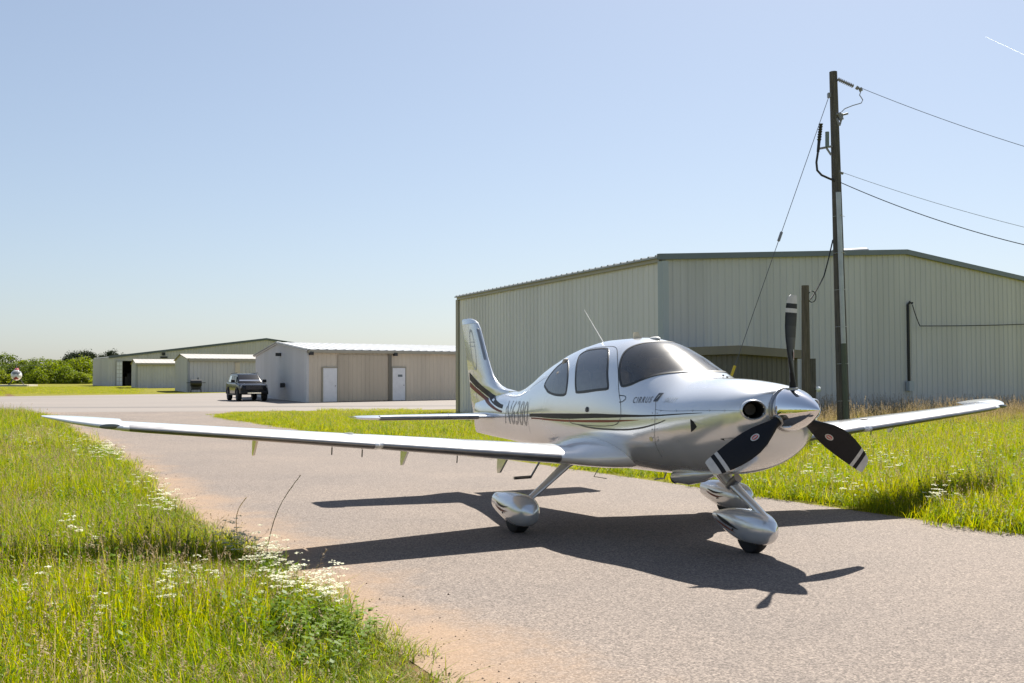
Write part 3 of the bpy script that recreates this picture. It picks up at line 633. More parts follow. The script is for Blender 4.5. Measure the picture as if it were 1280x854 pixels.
b = MB(); b.tube([(-7.45, 0, 2.33), (-7.75, .14, 2.34)], .004, 5); b.build('tail_antenna', M_BAND, fin)
def fin_row(z):
    for a, c in zip(FIN, FIN[1:]):
        if a[0] <= z <= c[0]: t = (z-a[0])/(c[0]-a[0]); return (a[1]+(c[1]-a[1])*t, a[2]+(c[2]-a[2])*t)
    return FIN[-1][1:]
def fin_pt(x, z, side, off=.004):
    xl, xt = fin_row(z); ch = xl-xt; t = min(.14, .115/ch) if z > 1.5 else min(.12, .13/ch); q = min(1, max(0, (xl-x)/ch))
    return (x, side*(5*t*ch*(.2969*math.sqrt(q)-.126*q-.3516*q*q+.2843*q**3-.1036*q**4)+off), z)
for side in (-1, 1):
    for (za, zb_, wa, wb, mt) in ((1.20, 1.60, .05, .11, M_BLACKSTRIPE), (1.135, 1.48, .025, .07, M_COPPER)):
        vs = []
        for i in range(25):
            t = i/24; x = -5.62-1.62*t; zc = za+(zb_-za)*(t**1.5); w = wa+(wb-wa)*t
            for q in (-1, 1):
                z = zc+q*w/2
                zt_ = _ff[0](-x); fy = abs(fus(x, th_of(x, z))[1]) if z < zt_-.002 else 0.0
                vs.append((x, side*(max(fy, abs(fin_pt(x, z, 1, 0)[1]) if x < -6.02 else 0)+.005), z))
        b = MB(); b.add(vs, [(2*i, 2*i+1, 2*i+3, 2*i+2) for i in range(24)]); b.build('tail_stripe', mt, fin, smooth=.9)
    for (rx, rz) in ((.095, .30),):       # oval outline mark on fin and rudder
        vs = []; n = 48
        for i in range(n):
            a = 2*math.pi*i/n
            for q in (1, .9):
                z = 1.98+rz*math.sin(a)*q; vs.append(fin_pt(-7.04-.35*(z-1.98)+rx*math.cos(a)*q, z, side, .005))
        b = MB(); b.add(vs, [(2*i, 2*i+1, (2*i+3) % (2*n), (2*i+2) % (2*n)) for i in range(n)]); b.build('tail_mark', M_PALE, fin, smooth=0)
    for zz in (2.03, 2.09):
        vs = []
        for i in range(9):
            x = -6.95-.20*i/8-.35*(zz-1.98)
            for q in (-.006, .006): vs.append(fin_pt(x, zz+q, side, .005))
        b = MB(); b.add(vs, [(2*i, 2*i+1, 2*i+3, 2*i+2) for i in range(8)]); b.build('tail_mark', M_PALE, fin, smooth=0)
    vs = []
    for i in range(11):
        z = 1.83+.45*i/10; xl, xt = fin_row(z); vs += [fin_pt(xl-.012, z, side, .003), fin_pt(xl-.06, z, side, .003)]
    b = MB(); b.add(vs, [(2*i, 2*i+1, 2*i+3, 2*i+2) for i in range(10)]); b.build('leading_edge_panel', M_TKS, fin, smooth=.9)

# ---------------------------------------------------------------- propeller
HUB = Vector((-.335, 0, 1.305))
b = MB(); b.lathe([(-.395+.335, .165), (-.36+.335, .186), (-.33+.335, .184), (-.27+.335, .172), (-.2+.335, .145), (-.12+.335, .103), (-.06+.335, .062), (-.02+.335, .026), (-.005+.335, .010), (.335, .001)], HUB, (1, 0, .022), 40); sp = b.build('spinner', M_CHROME, craft, smooth=1.0)
b = MB(); b.lathe([(-.075, .19), (-.060, .192), (-.055, .186)], HUB, (1, 0, .022), 40); b.build('backplate', M_STEEL, sp)
def blade(ang):
    er = Vector((0, -math.sin(ang), math.cos(ang)))      # radial direction (ang 0 = straight up)
    et = Vector((0, -math.cos(ang), -math.sin(ang)))     # direction of rotation
    ex = Vector((1, 0, 0)); b = MB(); secs = []; rad = []
    tab = [(.10,.085,.07,70,0),(.17,.082,.066,66,0),(.24,.10,.05,58,0),(.32,.145,.036,50,.004),(.42,.195,.028,43,.01),(.52,.222,.022,37,.012),(.62,.225,.018,32,.01),(.72,.215,.015,28,.004),(.80,.198,.012,25,-.004),(.835,.19,.011,24,-.008),(.872,.18,.010,23,-.012),(.915,.165,.009,22,-.018),(.95,.148,.008,21,-.024),(.975,.125,.007,20.5,-.032),(.990,.085,.005,20,-.045)]
    for r, c, t, be, sw in tab:
        be = R(be-4-2*r); cd = et*math.cos(be)+ex*math.sin(be); nn = ex*math.cos(be)-et*math.sin(be); o = HUB+er*r+cd*sw; ring = []
        for i in range(20):
            a = 2*math.pi*i/20; ca = math.cos(a); ring.append(o+cd*(c/2*ca)+nn*(t/2*math.sin(a)*(1+.35*ca)+t*.15*(1-ca*ca)))
        secs.append(ring); rad.append(r)
    for i in range(len(secs)-1):
        rm = (rad[i]+rad[i+1])/2; b.mi = 1 if (rm > .95 or .872 < rm < .915 and False or .835 < rm < .872 or .915 < rm) else 0
        b.loft(secs[i:i+2], cap=(i == 0, i == len(secs)-2))
    ob = b.build('propeller_blade', [M_BLADE, M_BAND], craft, smooth=1.0)
    ob.data.materials[1] = M_BAND
    # oval decal on the front face
    for (rx, rz, mt, of) in ((.026, .048, M_BAND, .004), (.017, .034, M_RED, .005), (.006, .030, M_BAND, .006)):
        for fs_ in (1,):
            r = .47; be = R(40); cd = et*math.cos(be)+ex*math.sin(be); nn = ex*math.cos(be)-et*math.sin(be); o = HUB+er*r+nn*(.0165+of)
            q = MB(); q.add([o+cd*(rx*math.cos(2*math.pi*i/20))+er*(rz*math.sin(2*math.pi*i/20)) for i in range(20)], [tuple(range(20))]); q.build('decal', mt, ob, smooth=0)
    q = MB(); q.lathe([(.145, .055), (.185, .055), (.19, .05), (.19, .03)], HUB, er, 20); q.build('blade_root', M_STEEL, ob)
for k in range(3): blade(2*math.pi*k/3)

# ---------------------------------------------------------------- landing gear
def pant(name, c, L, W, H, zlow, parent, x_front=.42, tail=.4):
    """teardrop wheel fairing, nose forward; cut open at the bottom"""
    secs = []
    for i in range(25):
        t = i/24
        x = c[0]+L*(x_front-t)
        if t < .3: k = math.sqrt(max(0, 1-((.3-t)/.3)**2))
        else: k = (1-((t-.3)/.7)**1.9)*(1-tail)+tail
        zc = c[2]+.02*t+.05*max(0, t-.4); ring = []
        for j in range(24):
            a = 2*math.pi*j/24; s_, co = math.sin(a), math.cos(a)
            z = zc+H/2*k*math.copysign(abs(s_)**.85, s_); z = max(z, zlow+.10*max(0, t-.55))
            ring.append((x, c[1]+W/2*k*math.copysign(abs(co)**.85, co), z))
        secs.append(ring)
    b = MB(); b.loft(secs); return b.build(name, M_SILVER, parent, smooth=1.0)
def tyre(c, r, w, parent):
    b = MB(); b.lathe([(-w/2, r*.55), (-w/2, r*.80), (-w*.42, r*.93), (-w*.25, r*.99), (0, r), (w*.25, r*.99), (w*.42, r*.93), (w/2, r*.80), (w/2, r*.55)], c, (0, 1, 0), 32); return b.build('tyre', M_RUBBER, parent)
def wheel_marks(p, c, L, W, sgn, both=True):
    for sd in ((-1, 1) if both else (sgn,)):
        b = MB(); b.lathe([(0, .011), (.004, .011), (.004, .001)], (c[0]-.06, c[1]+sd*(W*.5-.002), c[2]-.02), (0, sd, 0), 10); b.build('axle_hole', M_DARK, p)
for sgn in (-1, 1):
    c = (-2.92, sgn*1.35, .225)
    p = pant('wheel_fairing', c, .82, .30, .33, .085, craft, tail=.55); tyre((c[0]-.02, c[1], .185), .19, .15, p)
    wheel_marks(p, c, .96, .30, sgn)
    for k, (dz, mt, ww) in enumerate(((.045, M_BLACKSTRIPE, .011), (.0, M_COPPER, .009))):
        for sd in (-1, 1):
            vs = []
            for i in range(9):
                t = .36+.42*i/8; kk = (1-((t-.3)/.7)**1.9)*.45+.55; x = c[0]+.82*(.42-t); zc = c[2]+.02*t+.05*max(0, t-.4)+dz*kk-.04*math.sin((i/8)*3.1)*.5
                s_ = min(.98, abs(zc-c[2]-.02*t)/(.165*kk)); yy = .152*kk*math.sqrt(max(0, 1-s_*s_))**.85+.004
                for q in (-1, 1): vs.append((x, c[1]+sd*yy, zc+q*ww*math.sin(math.pi*(i+.5)/9.5)))
            b = MB(); b.add(vs, [(2*i, 2*i+1, 2*i+3, 2*i+2) for i in range(8)]); b.build('fairing_stripe', mt, p, smooth=.9)
    b = MB(); b.tube([(-2.78, sgn*.70, .78), (-2.79, sgn*.86, .68), (-2.81, sgn*1.05, .52), (-2.84, sgn*1.23, .37), (-2.86, sgn*1.33, .29)], [.13, .085, .068, .058, .066], 18, sq=.42, up=(0, sgn*.75, .66)); b.build('gear_leg', M_SILVER, craft, smooth=1.0)
    b = MB(); b.tube([(-3.35, sgn*.86, .70), (-3.46, sgn*.93, .50)], .012, 8); b.tube([(-3.46, sgn*.93, .50), (-3.47, sgn*1.13, .495)], .017, 8); b.build('boarding_step', M_STEEL, craft)
c = (-.93, 0, .225); p = pant('wheel_fairing', c, .86, .27, .32, .10, craft, tail=.22); tyre((-.88, 0, .165), .168, .13, p); wheel_marks(p, c, .86, .27, -1)
for k, (dz, mt, ww) in enumerate(((.03, M_BLACKSTRIPE, .016), (-.015, M_COPPER, .008))):
    for sd in (-1, 1):
        vs = []
        for i in range(9):
            t = .4+.5*i/8; kk = (1-((t-.3)/.7)**1.9)*.78+.22; x = c[0]+.86*(.42-t); zc = c[2]+.02*t+.05*max(0, t-.4)+(dz-.05*(1-i/8))*1.0
            s_ = min(.98, abs(zc-c[2]-.03)/(.16*kk)); yy = .138*kk*math.sqrt(max(0, 1-s_*s_))**.85+.005
            for q in (-1, 1): vs.append((x, sd*yy, zc+q*ww*math.sin(math.pi*(i+.3)/9.2)))
        b = MB(); b.add(vs, [(2*i, 2*i+1, 2*i+3, 2*i+2) for i in range(8)]); b.build('fairing_stripe', mt, p, smooth=.9)
b = MB(); b.tube([(-1.34, 0, .74), (-1.22, 0, .63), (-1.05, 0, .535), (-.82, 0, .41), (-.66, 0, .315)], [.075, .058, .048, .043, .04], 16, sq=.8); ns = b.build('nose_strut', M_SILVER, craft, smooth=1.0)
b = MB(); b.tube([(-1.05, -.02, .66), (-1.18, -.02, .57)], .042, 12); b.build('strut_collar', M_STEEL, ns)

# ---------------------------------------------------------------- small fittings
b = MB(); b.tube([(-1.15, -.20, .70), (-1.35, -.20, .675), (-1.55, -.20, .645), (-1.74, -.20, .62)], [.03, .10, .115, .085], 18, sq=.75); ex_ = b.build('exhaust_fairing', M_SILVER, craft, smooth=1.0)
b = MB(); b.tube([(-1.70, -.20, .62), (-1.80, -.20, .592)], [.05, .046], 14); b.build('exhaust_pipe', M_DARK, ex_)
b = MB(); b.tube([(-3.33, -.08, 1.97), (-3.72, -.10, 2.36)], [.006, .0025], 6); b.build('whip_antenna', M_BAND, craft)
b = MB(); b.loft([[(x, y, 1.985) for x, y in ((-2.52, -.09), (-2.58, -.075), (-2.70, -.09), (-2.58, -.105))], [(x, y, 2.06) for x, y in ((-2.60, -.09), (-2.63, -.08), (-2.70, -.09), (-2.63, -.10))]]); b.build('blade_antenna', M_CREAM, craft)
b = MB(); b.ball((-2.42, 0, 1.985), (.09, .045, .022), 16, 8); b.build('satellite_antenna', M_BAND, craft)
b = MB(); b.tube([(-2.35, .1, .63), (-2.42, .1, .53)], .008, 6); b.tube([(-2.42, .1, .53), (-2.42, -.02, .525)], .008, 6); b.build('belly_antenna', M_BAND, craft)
b = MB(); b.tube([(-3.1, -.25, .64), (-3.18, -.3, .50), (-3.18, -.14, .47)], .005, 6); b.build('belly_antenna', M_BAND, craft)
for x in (-1.42, -1.36): b = MB(); b.lathe([(0, .012), (.01, .010), (.01, .001)], fus_off(x, -.18, -.002), (0, .1, 1), 10); b.build('washer_nozzle', M_DARK, fuselage)
# ---------------------------------------------------------------- metal buildings
def sheet_metal(name, col, rough=.42, dirt=.055):
    m = worn(name, col, var=dirt, scale=.8, rough=rough, stretch=(1, 1, .18), bump=.03, bscale=3)
    P = m.node_tree.nodes['Principled BSDF']; src = P.inputs['Base Color'].links[0].from_socket      # every sheet weathers a little differently
    oi = nd(m, 'ShaderNodeObjectInfo'); mr = nd(m, 'ShaderNodeMapRange'); mr.inputs['To Min'].default_value = .93; mr.inputs['To Max'].default_value = 1.03
    mx = nd(m, 'ShaderNodeMix', data_type='RGBA', blend_type='MULTIPLY'); mx.inputs[0].default_value = 1
    lk(m, oi.outputs['Random'], mr.inputs[0]); lk(m, src, mx.inputs[6]); lk(m, mr.outputs[0], mx.inputs[7]); lk(m, mx.outputs[2], P.inputs['Base Color'])
    return m
M_WALL = sheet_metal('bounce_lit_sage_metal', (.75, .73, .70))  # long side: light bounced off the ground put into a lighter, warmer tone
M_WALL2 = sheet_metal('tan_sheet_metal', (.66, .575, .455))
M_TAND = sheet_metal('darker_tan_sheet_metal', (.53, .455, .35))
M_WALL3 = sheet_metal('grey_sheet_metal', (.60, .59, .585))
M_WALLG = sheet_metal('shaded_sage_metal', (.56, .565, .565))  # same sheeting, the gable's cooler shade put into the colour; also trim
M_ROOF = sheet_metal('galvanised_roof', (.36, .375, .385), .5)
M_ROOF2 = sheet_metal('beige_roof', (.33, .31, .28), .5)
M_TRIM = sheet_metal('slate_trim', (.15, .185, .205), .4, .06)
M_TRIML = sheet_metal('light_blue_trim', (.42, .47, .50), .4, .05)
M_TRIMT = sheet_metal('tan_trim', (.38, .35, .27), .4, .05)
M_DOORW = worn('white_door_paint', (.78, .79, .80), var=.05, scale=3, rough=.45)
M_SHED = sheet_metal('brown_sheet_metal', (.125, .118, .10), .5, .15)
M_SHEDT = sheet_metal('brown_trim', (.20, .18, .14), .5, .1)
M_CONC = worn('concrete', (.36, .34, .31), var=.12, scale=2, rough=.9)
M_INT = worn('dark_interior', (.05, .045, .045), var=.2, scale=1, rough=.8)
M_BLACKM = worn('black_metal', (.02, .02, .021), var=.1, scale=5, rough=.45)

def panels(root, A, B, z0, top, mat, pw=.914, rib=.305, depth=.024, skip=(), single=False, name='wall_panel', outward=None):
    """ribbed wall sheets from A to B; top(s) gives the height s metres along; each sheet is a piece of its own"""
    A = Vector((A[0], A[1])); B = Vector((B[0], B[1])); d = B-A; L = d.length; d.normalize(); n = Vector((d.y, -d.x))
    if outward is not None and n.dot(Vector(outward[:2])) < 0: n = -n
    off = root.location; acc = MB(); s = 0.0
    while s < L-.02:
        e = min(s+pw, L)
        if not any(a < (s+e)/2 < b_ for a, b_ in skip):
            prof = []; t = s
            while t < e-.01:
                r1 = min(t+rib, e)
                for f_, h in ((0, 0), (.30, 0), (.40, depth), (.60, depth), (.70, 0)):
                    q = t+(r1-t)*f_; prof.append((q, h))
                t = r1
            prof.append((e, 0))
            lo = [(A.x+d.x*q+n.x*h, A.y+d.y*q+n.y*h, z0) for q, h in prof]; hi = [(A.x+d.x*q+n.x*h, A.y+d.y*q+n.y*h, top(q)) for q, h in prof]
            k = len(prof); m_ = acc if single else MB()
            m_.add(lo+hi, [(i, i+1, k+i+1, k+i) for i in range(k-1)])
            if not single: m_.build(name, mat, root, smooth=0, off=off, fix=False)
        s = e
    if single: acc.build(name, mat, root, smooth=0, off=off, fix=False)
def plain_wall(root, A, B, z0, z1, z1b, mat, name='wall'):
    b = MB(); b.add([(A[0], A[1], z0), (B[0], B[1], z0), (B[0], B[1], z1b), (A[0], A[1], z1)], [(0, 1, 2, 3)]); b.build(name, mat, root, smooth=0, off=root.location)
def V2(p, d, t): return (p[0]+d[0]*t, p[1]+d[1]*t)
def unit(a, b): d = (b[0]-a[0], b[1]-a[1]); l = math.hypot(*d); return (d[0]/l, d[1]/l), l
def ribbed_slope(root, e0, e1, r1, r0, mat, name, rib=.4, h=.04, thick=.05):
    """roof slope: eave e0-e1, ridge r0-r1 (3D points); ribs run from eave to ridge"""
    e0, e1, r1, r0 = map(Vector, (e0, e1, r1, r0)); L = (e1-e0).length; n = max(2, int(L/rib)); up = Vector((0, 0, 1)); pr = []
    for i in range(n):
        for f_, q in ((0, 0), (.35, 0), (.42, h), (.58, h), (.65, 0)): pr.append(((i+f_)/n, q))
    pr.append((1, 0)); k = len(pr)
    a = [e0.lerp(e1, t)+up*q for t, q in pr]; b_ = [r0.lerp(r1, t)+up*q for t, q in pr]
    m_ = MB(); m_.add(a+b_+[p-up*(thick) for p in (e0, e1, r1, r0)], [(i, i+1, k+i+1, k+i) for i in range(k-1)]+[(2*k, 2*k+1, 2*k+2, 2*k+3)])
    m_.add(a+[e0-up*thick, e1-up*thick], [tuple(range(k))+(k+1, k)])
    return m_.build(name, mat, root, smooth=0, off=root.location, fix=False)

# --- the big hangar behind the aircraft: long side to the left, gable to the right
HC = (4.34, 29.6); HL = (-2.3, 44.4); hd = (.83, .5577); HW = 22.8; HR = V2(HC, hd, HW); HB_ = (HL[0]+HR[0]-HC[0], HL[1]+HR[1]-HC[1])
EAVE, RIDGE = 5.03, 5.90
big = empty('hangar', (HC[0], HC[1], 0), 0, 'large sage green ribbed metal hangar behind the aircraft with slate rake trim', 'hangar')
slope_ = (RIDGE-EAVE)/(HW/2)
gable_top = lambda s: EAVE-.05+slope_*(s if s < HW/2 else HW-s)
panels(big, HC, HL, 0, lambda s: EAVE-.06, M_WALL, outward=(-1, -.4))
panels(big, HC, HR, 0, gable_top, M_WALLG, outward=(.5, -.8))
plain_wall(big, HL, HB_, 0, EAVE, EAVE, M_WALL); plain_wall(big, HB_, HR, 0, EAVE, EAVE, M_WALL)
mid0 = V2(HC, hd, HW/2); ld, ll = unit(HC, HL); mid1 = V2(mid0, ld, ll)
ov = .12
def p3(p, z): return (p[0], p[1], z)
ribbed_slope(big, p3(V2(V2(HC, hd, -.18), ld, -.12), EAVE), p3(V2(V2(HL, hd, -.18), ld, .1), EAVE), p3(V2(mid1, ld, .1), RIDGE+.02), p3(V2(mid0, ld, -.12), RIDGE+.02), M_ROOF, 'roof')
ribbed_slope(big, p3(V2(V2(HR, hd, .18), ld, -.12), EAVE), p3(V2(V2(HB_, hd, .18), ld, .1), EAVE), p3(V2(mid1, ld, .1), RIDGE+.02), p3(V2(mid0, ld, -.12), RIDGE+.02), M_ROOF, 'roof')
nrm = (hd[1], -hd[0])
for (a, b_, za, zb_) in ((V2(HC, hd, -.2), mid0, EAVE-.02, RIDGE), (mid0, V2(HR, hd, .2), RIDGE, EAVE-.02)):
    m_ = MB(); q0 = V2(a, nrm, .075); q1 = V2(b_, nrm, .075)
    m_.beam(p3(q0, za), p3(q1, zb_), .11, .17); m_.build('rake_trim', M_TRIM, big, smooth=0, off=big.location)
m_ = MB(); q = V2(HC, nrm, .0); m_.box((q[0]+.03, q[1]-.04, EAVE/2-.07), (.22, .22, EAVE-.14), Matrix.Rotation(math.atan2(hd[1], hd[0]), 3, 'Z')); m_.build('corner_trim', M_TRIML, big, smooth=0, off=big.location)
m_ = MB(); m_.box((HL[0], HL[1], EAVE/2-.07), (.2, .2, EAVE-.14), Matrix.Rotation(math.atan2(hd[1], hd[0]), 3, 'Z')); m_.build('corner_trim', M_TRIMT, big, smooth=0, off=big.location)
m_ = MB(); nl = (-ld[1], ld[0]); nl = nl if nl[0] < 0 else (-nl[0], -nl[1]); m_.beam(p3(V2(HC, nl, .07), EAVE-.09), p3(V2(HL, nl, .07), EAVE-.09), .06, .13); m_.build('eave_trim', M_TRIMT, big, smooth=0, off=big.location)
# rooftop vent near the ridge
rv = V2(V2(mid0, hd, -1.2), ld, 1.2); rv = rv; m_ = MB(); m_.tube([p3(V2(rv, hd, -1.3), RIDGE-.05), p3(V2(rv, hd, .4), RIDGE+.12)], .17, 14, sq=.7); m_.build('ridge_vent', M_ROOF, big, off=big.location)
# electrical riser and box on the gable wall
def on_gable(s, z, o=.06): p = V2(V2(HC, hd, s), nrm, o); return (p[0], p[1], z)
def gable_s(u):
    # distance along the gable wall seen at column u
    k = (u-640)/F_PX; return (k*HC[1]-HC[0])/(hd[0]-k*hd[1])
s1 = gable_s(1134)
m_ = MB(); m_.tube([on_gable(s1, 1.35), on_gable(s1, 4.05), on_gable(s1+.06, 4.14, .1), on_gable(s1+.14, 4.1, .14)], .05, 10); riser = m_.build('conduit_riser', M_BLACKM, big, off=big.location)
m_ = MB(); m_.box(on_gable(s1, 1.2, .1), (.28, .14, .34), Matrix.Rotation(math.atan2(hd[1], hd[0]), 3, 'Z')); m_.build('meter_box', M_TRIML, big, smooth=.3, off=big.location)
def cable(name, pts, r, mat, label, cat='cable', group=None, sag=0.0, n=24):
    """hanging wire through points; sag in metres in the middle of each run"""
    q = []
    for a, b_ in zip(pts, pts[1:]):
        a = Vector(a); b_ = Vector(b_)
        for i in range(n): t = i/n; q.append(a.lerp(b_, t)-Vector((0, 0, sag*4*t*(1-t))))
    q.append(Vector(pts[-1])); base = q[0].copy(); m_ = MB(); m_.tube([p-base for p in q], r, 6)
    o = m_.build(name, mat, None); o.location = base
    return tag(o, label, cat, group)
M_WIRE = principled('wire', (.10, .10, .11), .5, .3); M_WIREB = principled('black_cable', (.012, .012, .013), .6)
a = Vector(on_gable(s1+.14, 4.05, .14)); c1 = Vector(on_gable(gable_s(1141), 3.3, .3)); d1 = Vector(on_gable(HW-.3, 3.75, .12))
cable('service_cable', [a, c1, d1], .016, M_WIREB, 'thin black service cable running from the hangar wall riser', 'cable', sag=.05)

# --- brown shed in front of the gable
SC = at(925, 470, 26.5); SC = (SC.x, SC.y); sd1 = (.80, .60); sd2 = (-.52, .854)
shed = empty('shed', (SC[0], SC[1], 0), 0, 'low dark brown metal shed against the big hangar', 'shed')
SR = V2(SC, sd1, 2.35); SL = V2(SC, sd2, 3.4); SH = 2.36
panels(shed, SC, SR, 0, lambda s: SH-.1-.035*s, M_SHED, pw=.6, rib=.2, depth=.02, outward=(.6, -.8))
panels(shed, SC, SL, 0, lambda s: SH-.1, M_SHED, pw=.6, rib=.2, depth=.02, outward=(-.85, -.5))
SB = (SL[0]+SR[0]-SC[0], SL[1]+SR[1]-SC[1]); plain_wall(shed, SL, SB, 0, SH-.1, SH-.2, M_SHED); plain_wall(shed, SB, SR, 0, SH-.2, SH-.2, M_SHED)
m_ = MB(); o1 = V2(V2(SC, sd1, -.2), sd2, -.2); o2 = V2(V2(SR, sd1, .2), sd2, -.2); o3 = V2(V2(SB, sd1, .2), sd2, .2); o4 = V2(V2(SL, sd1, -.2), sd2, .2)
m_.add([p3(o1, SH), p3(o2, SH-.1), p3(o3, SH-.1), p3(o4, SH), p3(o1, SH-.22), p3(o2, SH-.32), p3(o3, SH-.32), p3(o4, SH-.22)], [(0, 1, 2, 3), (4, 7, 6, 5), (0, 4, 5, 1), (1, 5, 6, 2), (2, 6, 7, 3), (3, 7, 4, 0)]); m_.build('roof', M_SHEDT, shed, smooth=0, off=shed.location)
m_ = MB(); q = V2(SC, sd2, 1.35); n2 = (-sd2[1], sd2[0]); n2 = n2 if n2[0] < 0 else (-n2[0], -n2[1]); q = V2(q, n2, .05); m_.box(p3(q, .92), (1.0, .06, 1.85), Matrix.Rotation(math.atan2(sd2[1], sd2[0]), 3, 'Z')); m_.build('door', M_SHEDT, shed, smooth=0, off=shed.location)
# twin-head floodlight on the shed wall
fl = empty('floodlight', at(897, 443, SC[1]+1.15), 0, 'white twin head floodlight on the brown shed wall', 'floodlight')
m_ = MB(); m_.box((0, 0.02, 0), (.16, .07, .10)); m_.build('base', M_DOORW, fl)
for sx in (-1, 1):
    m_ = MB(); m_.lathe([(0, .035), (.05, .045), (.13, .085), (.14, .08), (.12, .04)], (sx*.08, -.03, .05), (sx*.6, -.55, .5), 16); m_.build('lamp_head', M_DOORW, fl)

# --- tan hangar with two white doors, ridge runs along the long side
TC = (-12.55, 62.8); tb = (math.cos(R(38)), math.sin(R(38))); ta = (math.cos(R(113)), math.sin(R(113))); TL = V2(TC, ta, 19.5); TR = V2(TC, tb, 26); TB = V2(TL, tb, 26)
TE, TRG = 3.25, 3.98
tan_h = empty('tan_hangar', (TC[0], TC[1], 0), 0, 'tan metal hangar with two white doors and pale grey roof', 'hangar')
panels(tan_h, TC, TL, 0, lambda s: TE+(TRG-TE)*(1-abs(s-9.75)/9.75)-.06, M_WALL3, outward=(-1, -.3))
def tan_top(s): return TE-.2
panels(tan_h, TC, TR, 0, tan_top, M_WALL2, outward=(.6, -.8))
_ts = lambda u: (((u-640)/F_PX)*TC[1]-TC[0])/(tb[0]-((u-640)/F_PX)*tb[1])
panels(tan_h, V2(V2(TC, tb, _ts(422)), (tb[1], -tb[0]), .07), V2(V2(TC, tb, _ts(485)), (tb[1], -tb[0]), .07), .05, lambda s: TE-.32, M_TAND, outward=(.6, -.8), name='door_panel')
plain_wall(tan_h, TL, TB, 0, TE-.05, TE-.05, M_WALL3); plain_wall(tan_h, TR, TB, 0, TE-.05, TE-.05, M_WALL3)
TM0 = V2(TC, ta, 9.75); TM1 = V2(TM0, tb, 26)
ribbed_slope(tan_h, p3(V2(V2(TC, ta, -.25), tb, -.2), TE), p3(V2(TR, ta, -.25), TE), p3(TM1, TRG), p3(V2(TM0, tb, -.2), TRG), M_ROOF, 'roof', rib=.6, h=.03)
ribbed_slope(tan_h, p3(V2(V2(TL, ta, .25), tb, -.2), TE), p3(V2(TB, ta, .25), TE), p3(TM1, TRG), p3(V2(TM0, tb, -.2), TRG), M_ROOF, 'roof', rib=.6, h=.03)
tn = (tb[1], -tb[0])
m_ = MB(); m_.beam(p3(V2(TC, tn, .16), TE-.12), p3(V2(TR, tn, .16), TE-.12), .22, .16); m_.build('eave_trim', M_TRIMT, tan_h, smooth=0, off=tan_h.location)
for (a_, b_, za, zb_) in ((V2(TC, ta, -.25), TM0, TE-.03, TRG-.03), (TM0, V2(TL, ta, .25), TRG-.03, TE-.03)):
    tg = (-ta[1], ta[0]); m_ = MB(); m_.beam(p3(V2(a_, tg, .08), za), p3(V2(b_, tg, .08), zb_), .10, .18); m_.build('rake_trim', M_WALLG, tan_h, smooth=0, off=tan_h.location)
def tan_s(u): k = (u-640)/F_PX; return (k*TC[1]-TC[0])/(tb[0]-k*tb[1])
Rt = Matrix.Rotation(R(38), 3, 'Z')
def on_tan(s, z, o): p = V2(V2(TC, tb, s), tn, o); return (p[0], p[1], z)
for (u, h) in ((412, 2.08), (498, 2.10)):
    s_ = tan_s(u); m_ = MB(); m_.box(on_tan(s_, h/2+.02, .055), (.95, .05, h), Rt); dr = m_.build('door', M_DOORW, tan_h, smooth=0, off=tan_h.location)
    m_ = MB()
    for (ds, dz, w, hh) in ((-.52, h/2, .06, h+.06), (.52, h/2, .06, h+.06), (0, h+.05, 1.1, .06)): m_.box(on_tan(s_+ds, dz+.02, .06), (w, .07, hh), Rt)
    m_.build('door_frame', M_TRIMT, dr, smooth=0, off=tan_h.location)
    m_ = MB(); m_.ball(on_tan(s_+.36, 1.0, .10), .035, 10, 6); m_.build('door_handle', M_STEEL, dr, off=tan_h.location)
s_ = tan_s(498); m_ = MB()
m_.box(on_tan(s_+.08, 1.62, .083), (.34, .012, .15), Rt); m_.build('number_plate', M_TRIM, tan_h, smooth=0, off=tan_h.location)
for u in (486.5,): m_ = MB(); m_.box(on_tan(tan_s(u), TE/2-.12, .08), (.22, .1, TE-.3), Rt); m_.build('door_post', M_SHEDT, tan_h, smooth=0, off=tan_h.location)
m_ = MB(); m_.box(on_tan(0.02, TE/2-.1, .0), (.16, .16, TE-.22), Rt); m_.build('corner_trim', M_WALLG, tan_h, smooth=0, off=tan_h.location)
for u in (387, 492): m_ = MB(); m_.box(on_tan(tan_s(u), TE-.25, .22), (.24, .2, .2), Rt); m_.build('wall_light', M_BLACKM, tan_h, off=tan_h.location)
tg = (-ta[1], ta[0]); q = V2(V2(TC, ta, 8.6), tg, .2); m_ = MB(); m_.box(p3(q, 3.1), (.3, .3, .22)); m_.build('wall_light', M_BLACKM, tan_h, off=tan_h.location)
q = V2(V2(TC, ta, 7.0), tg, .2); m_ = MB(); m_.box(p3(q, 1.0), (.25, .3, .3)); m_.build('outlet_box', M_BLACKM, tan_h, off=tan_h.location)

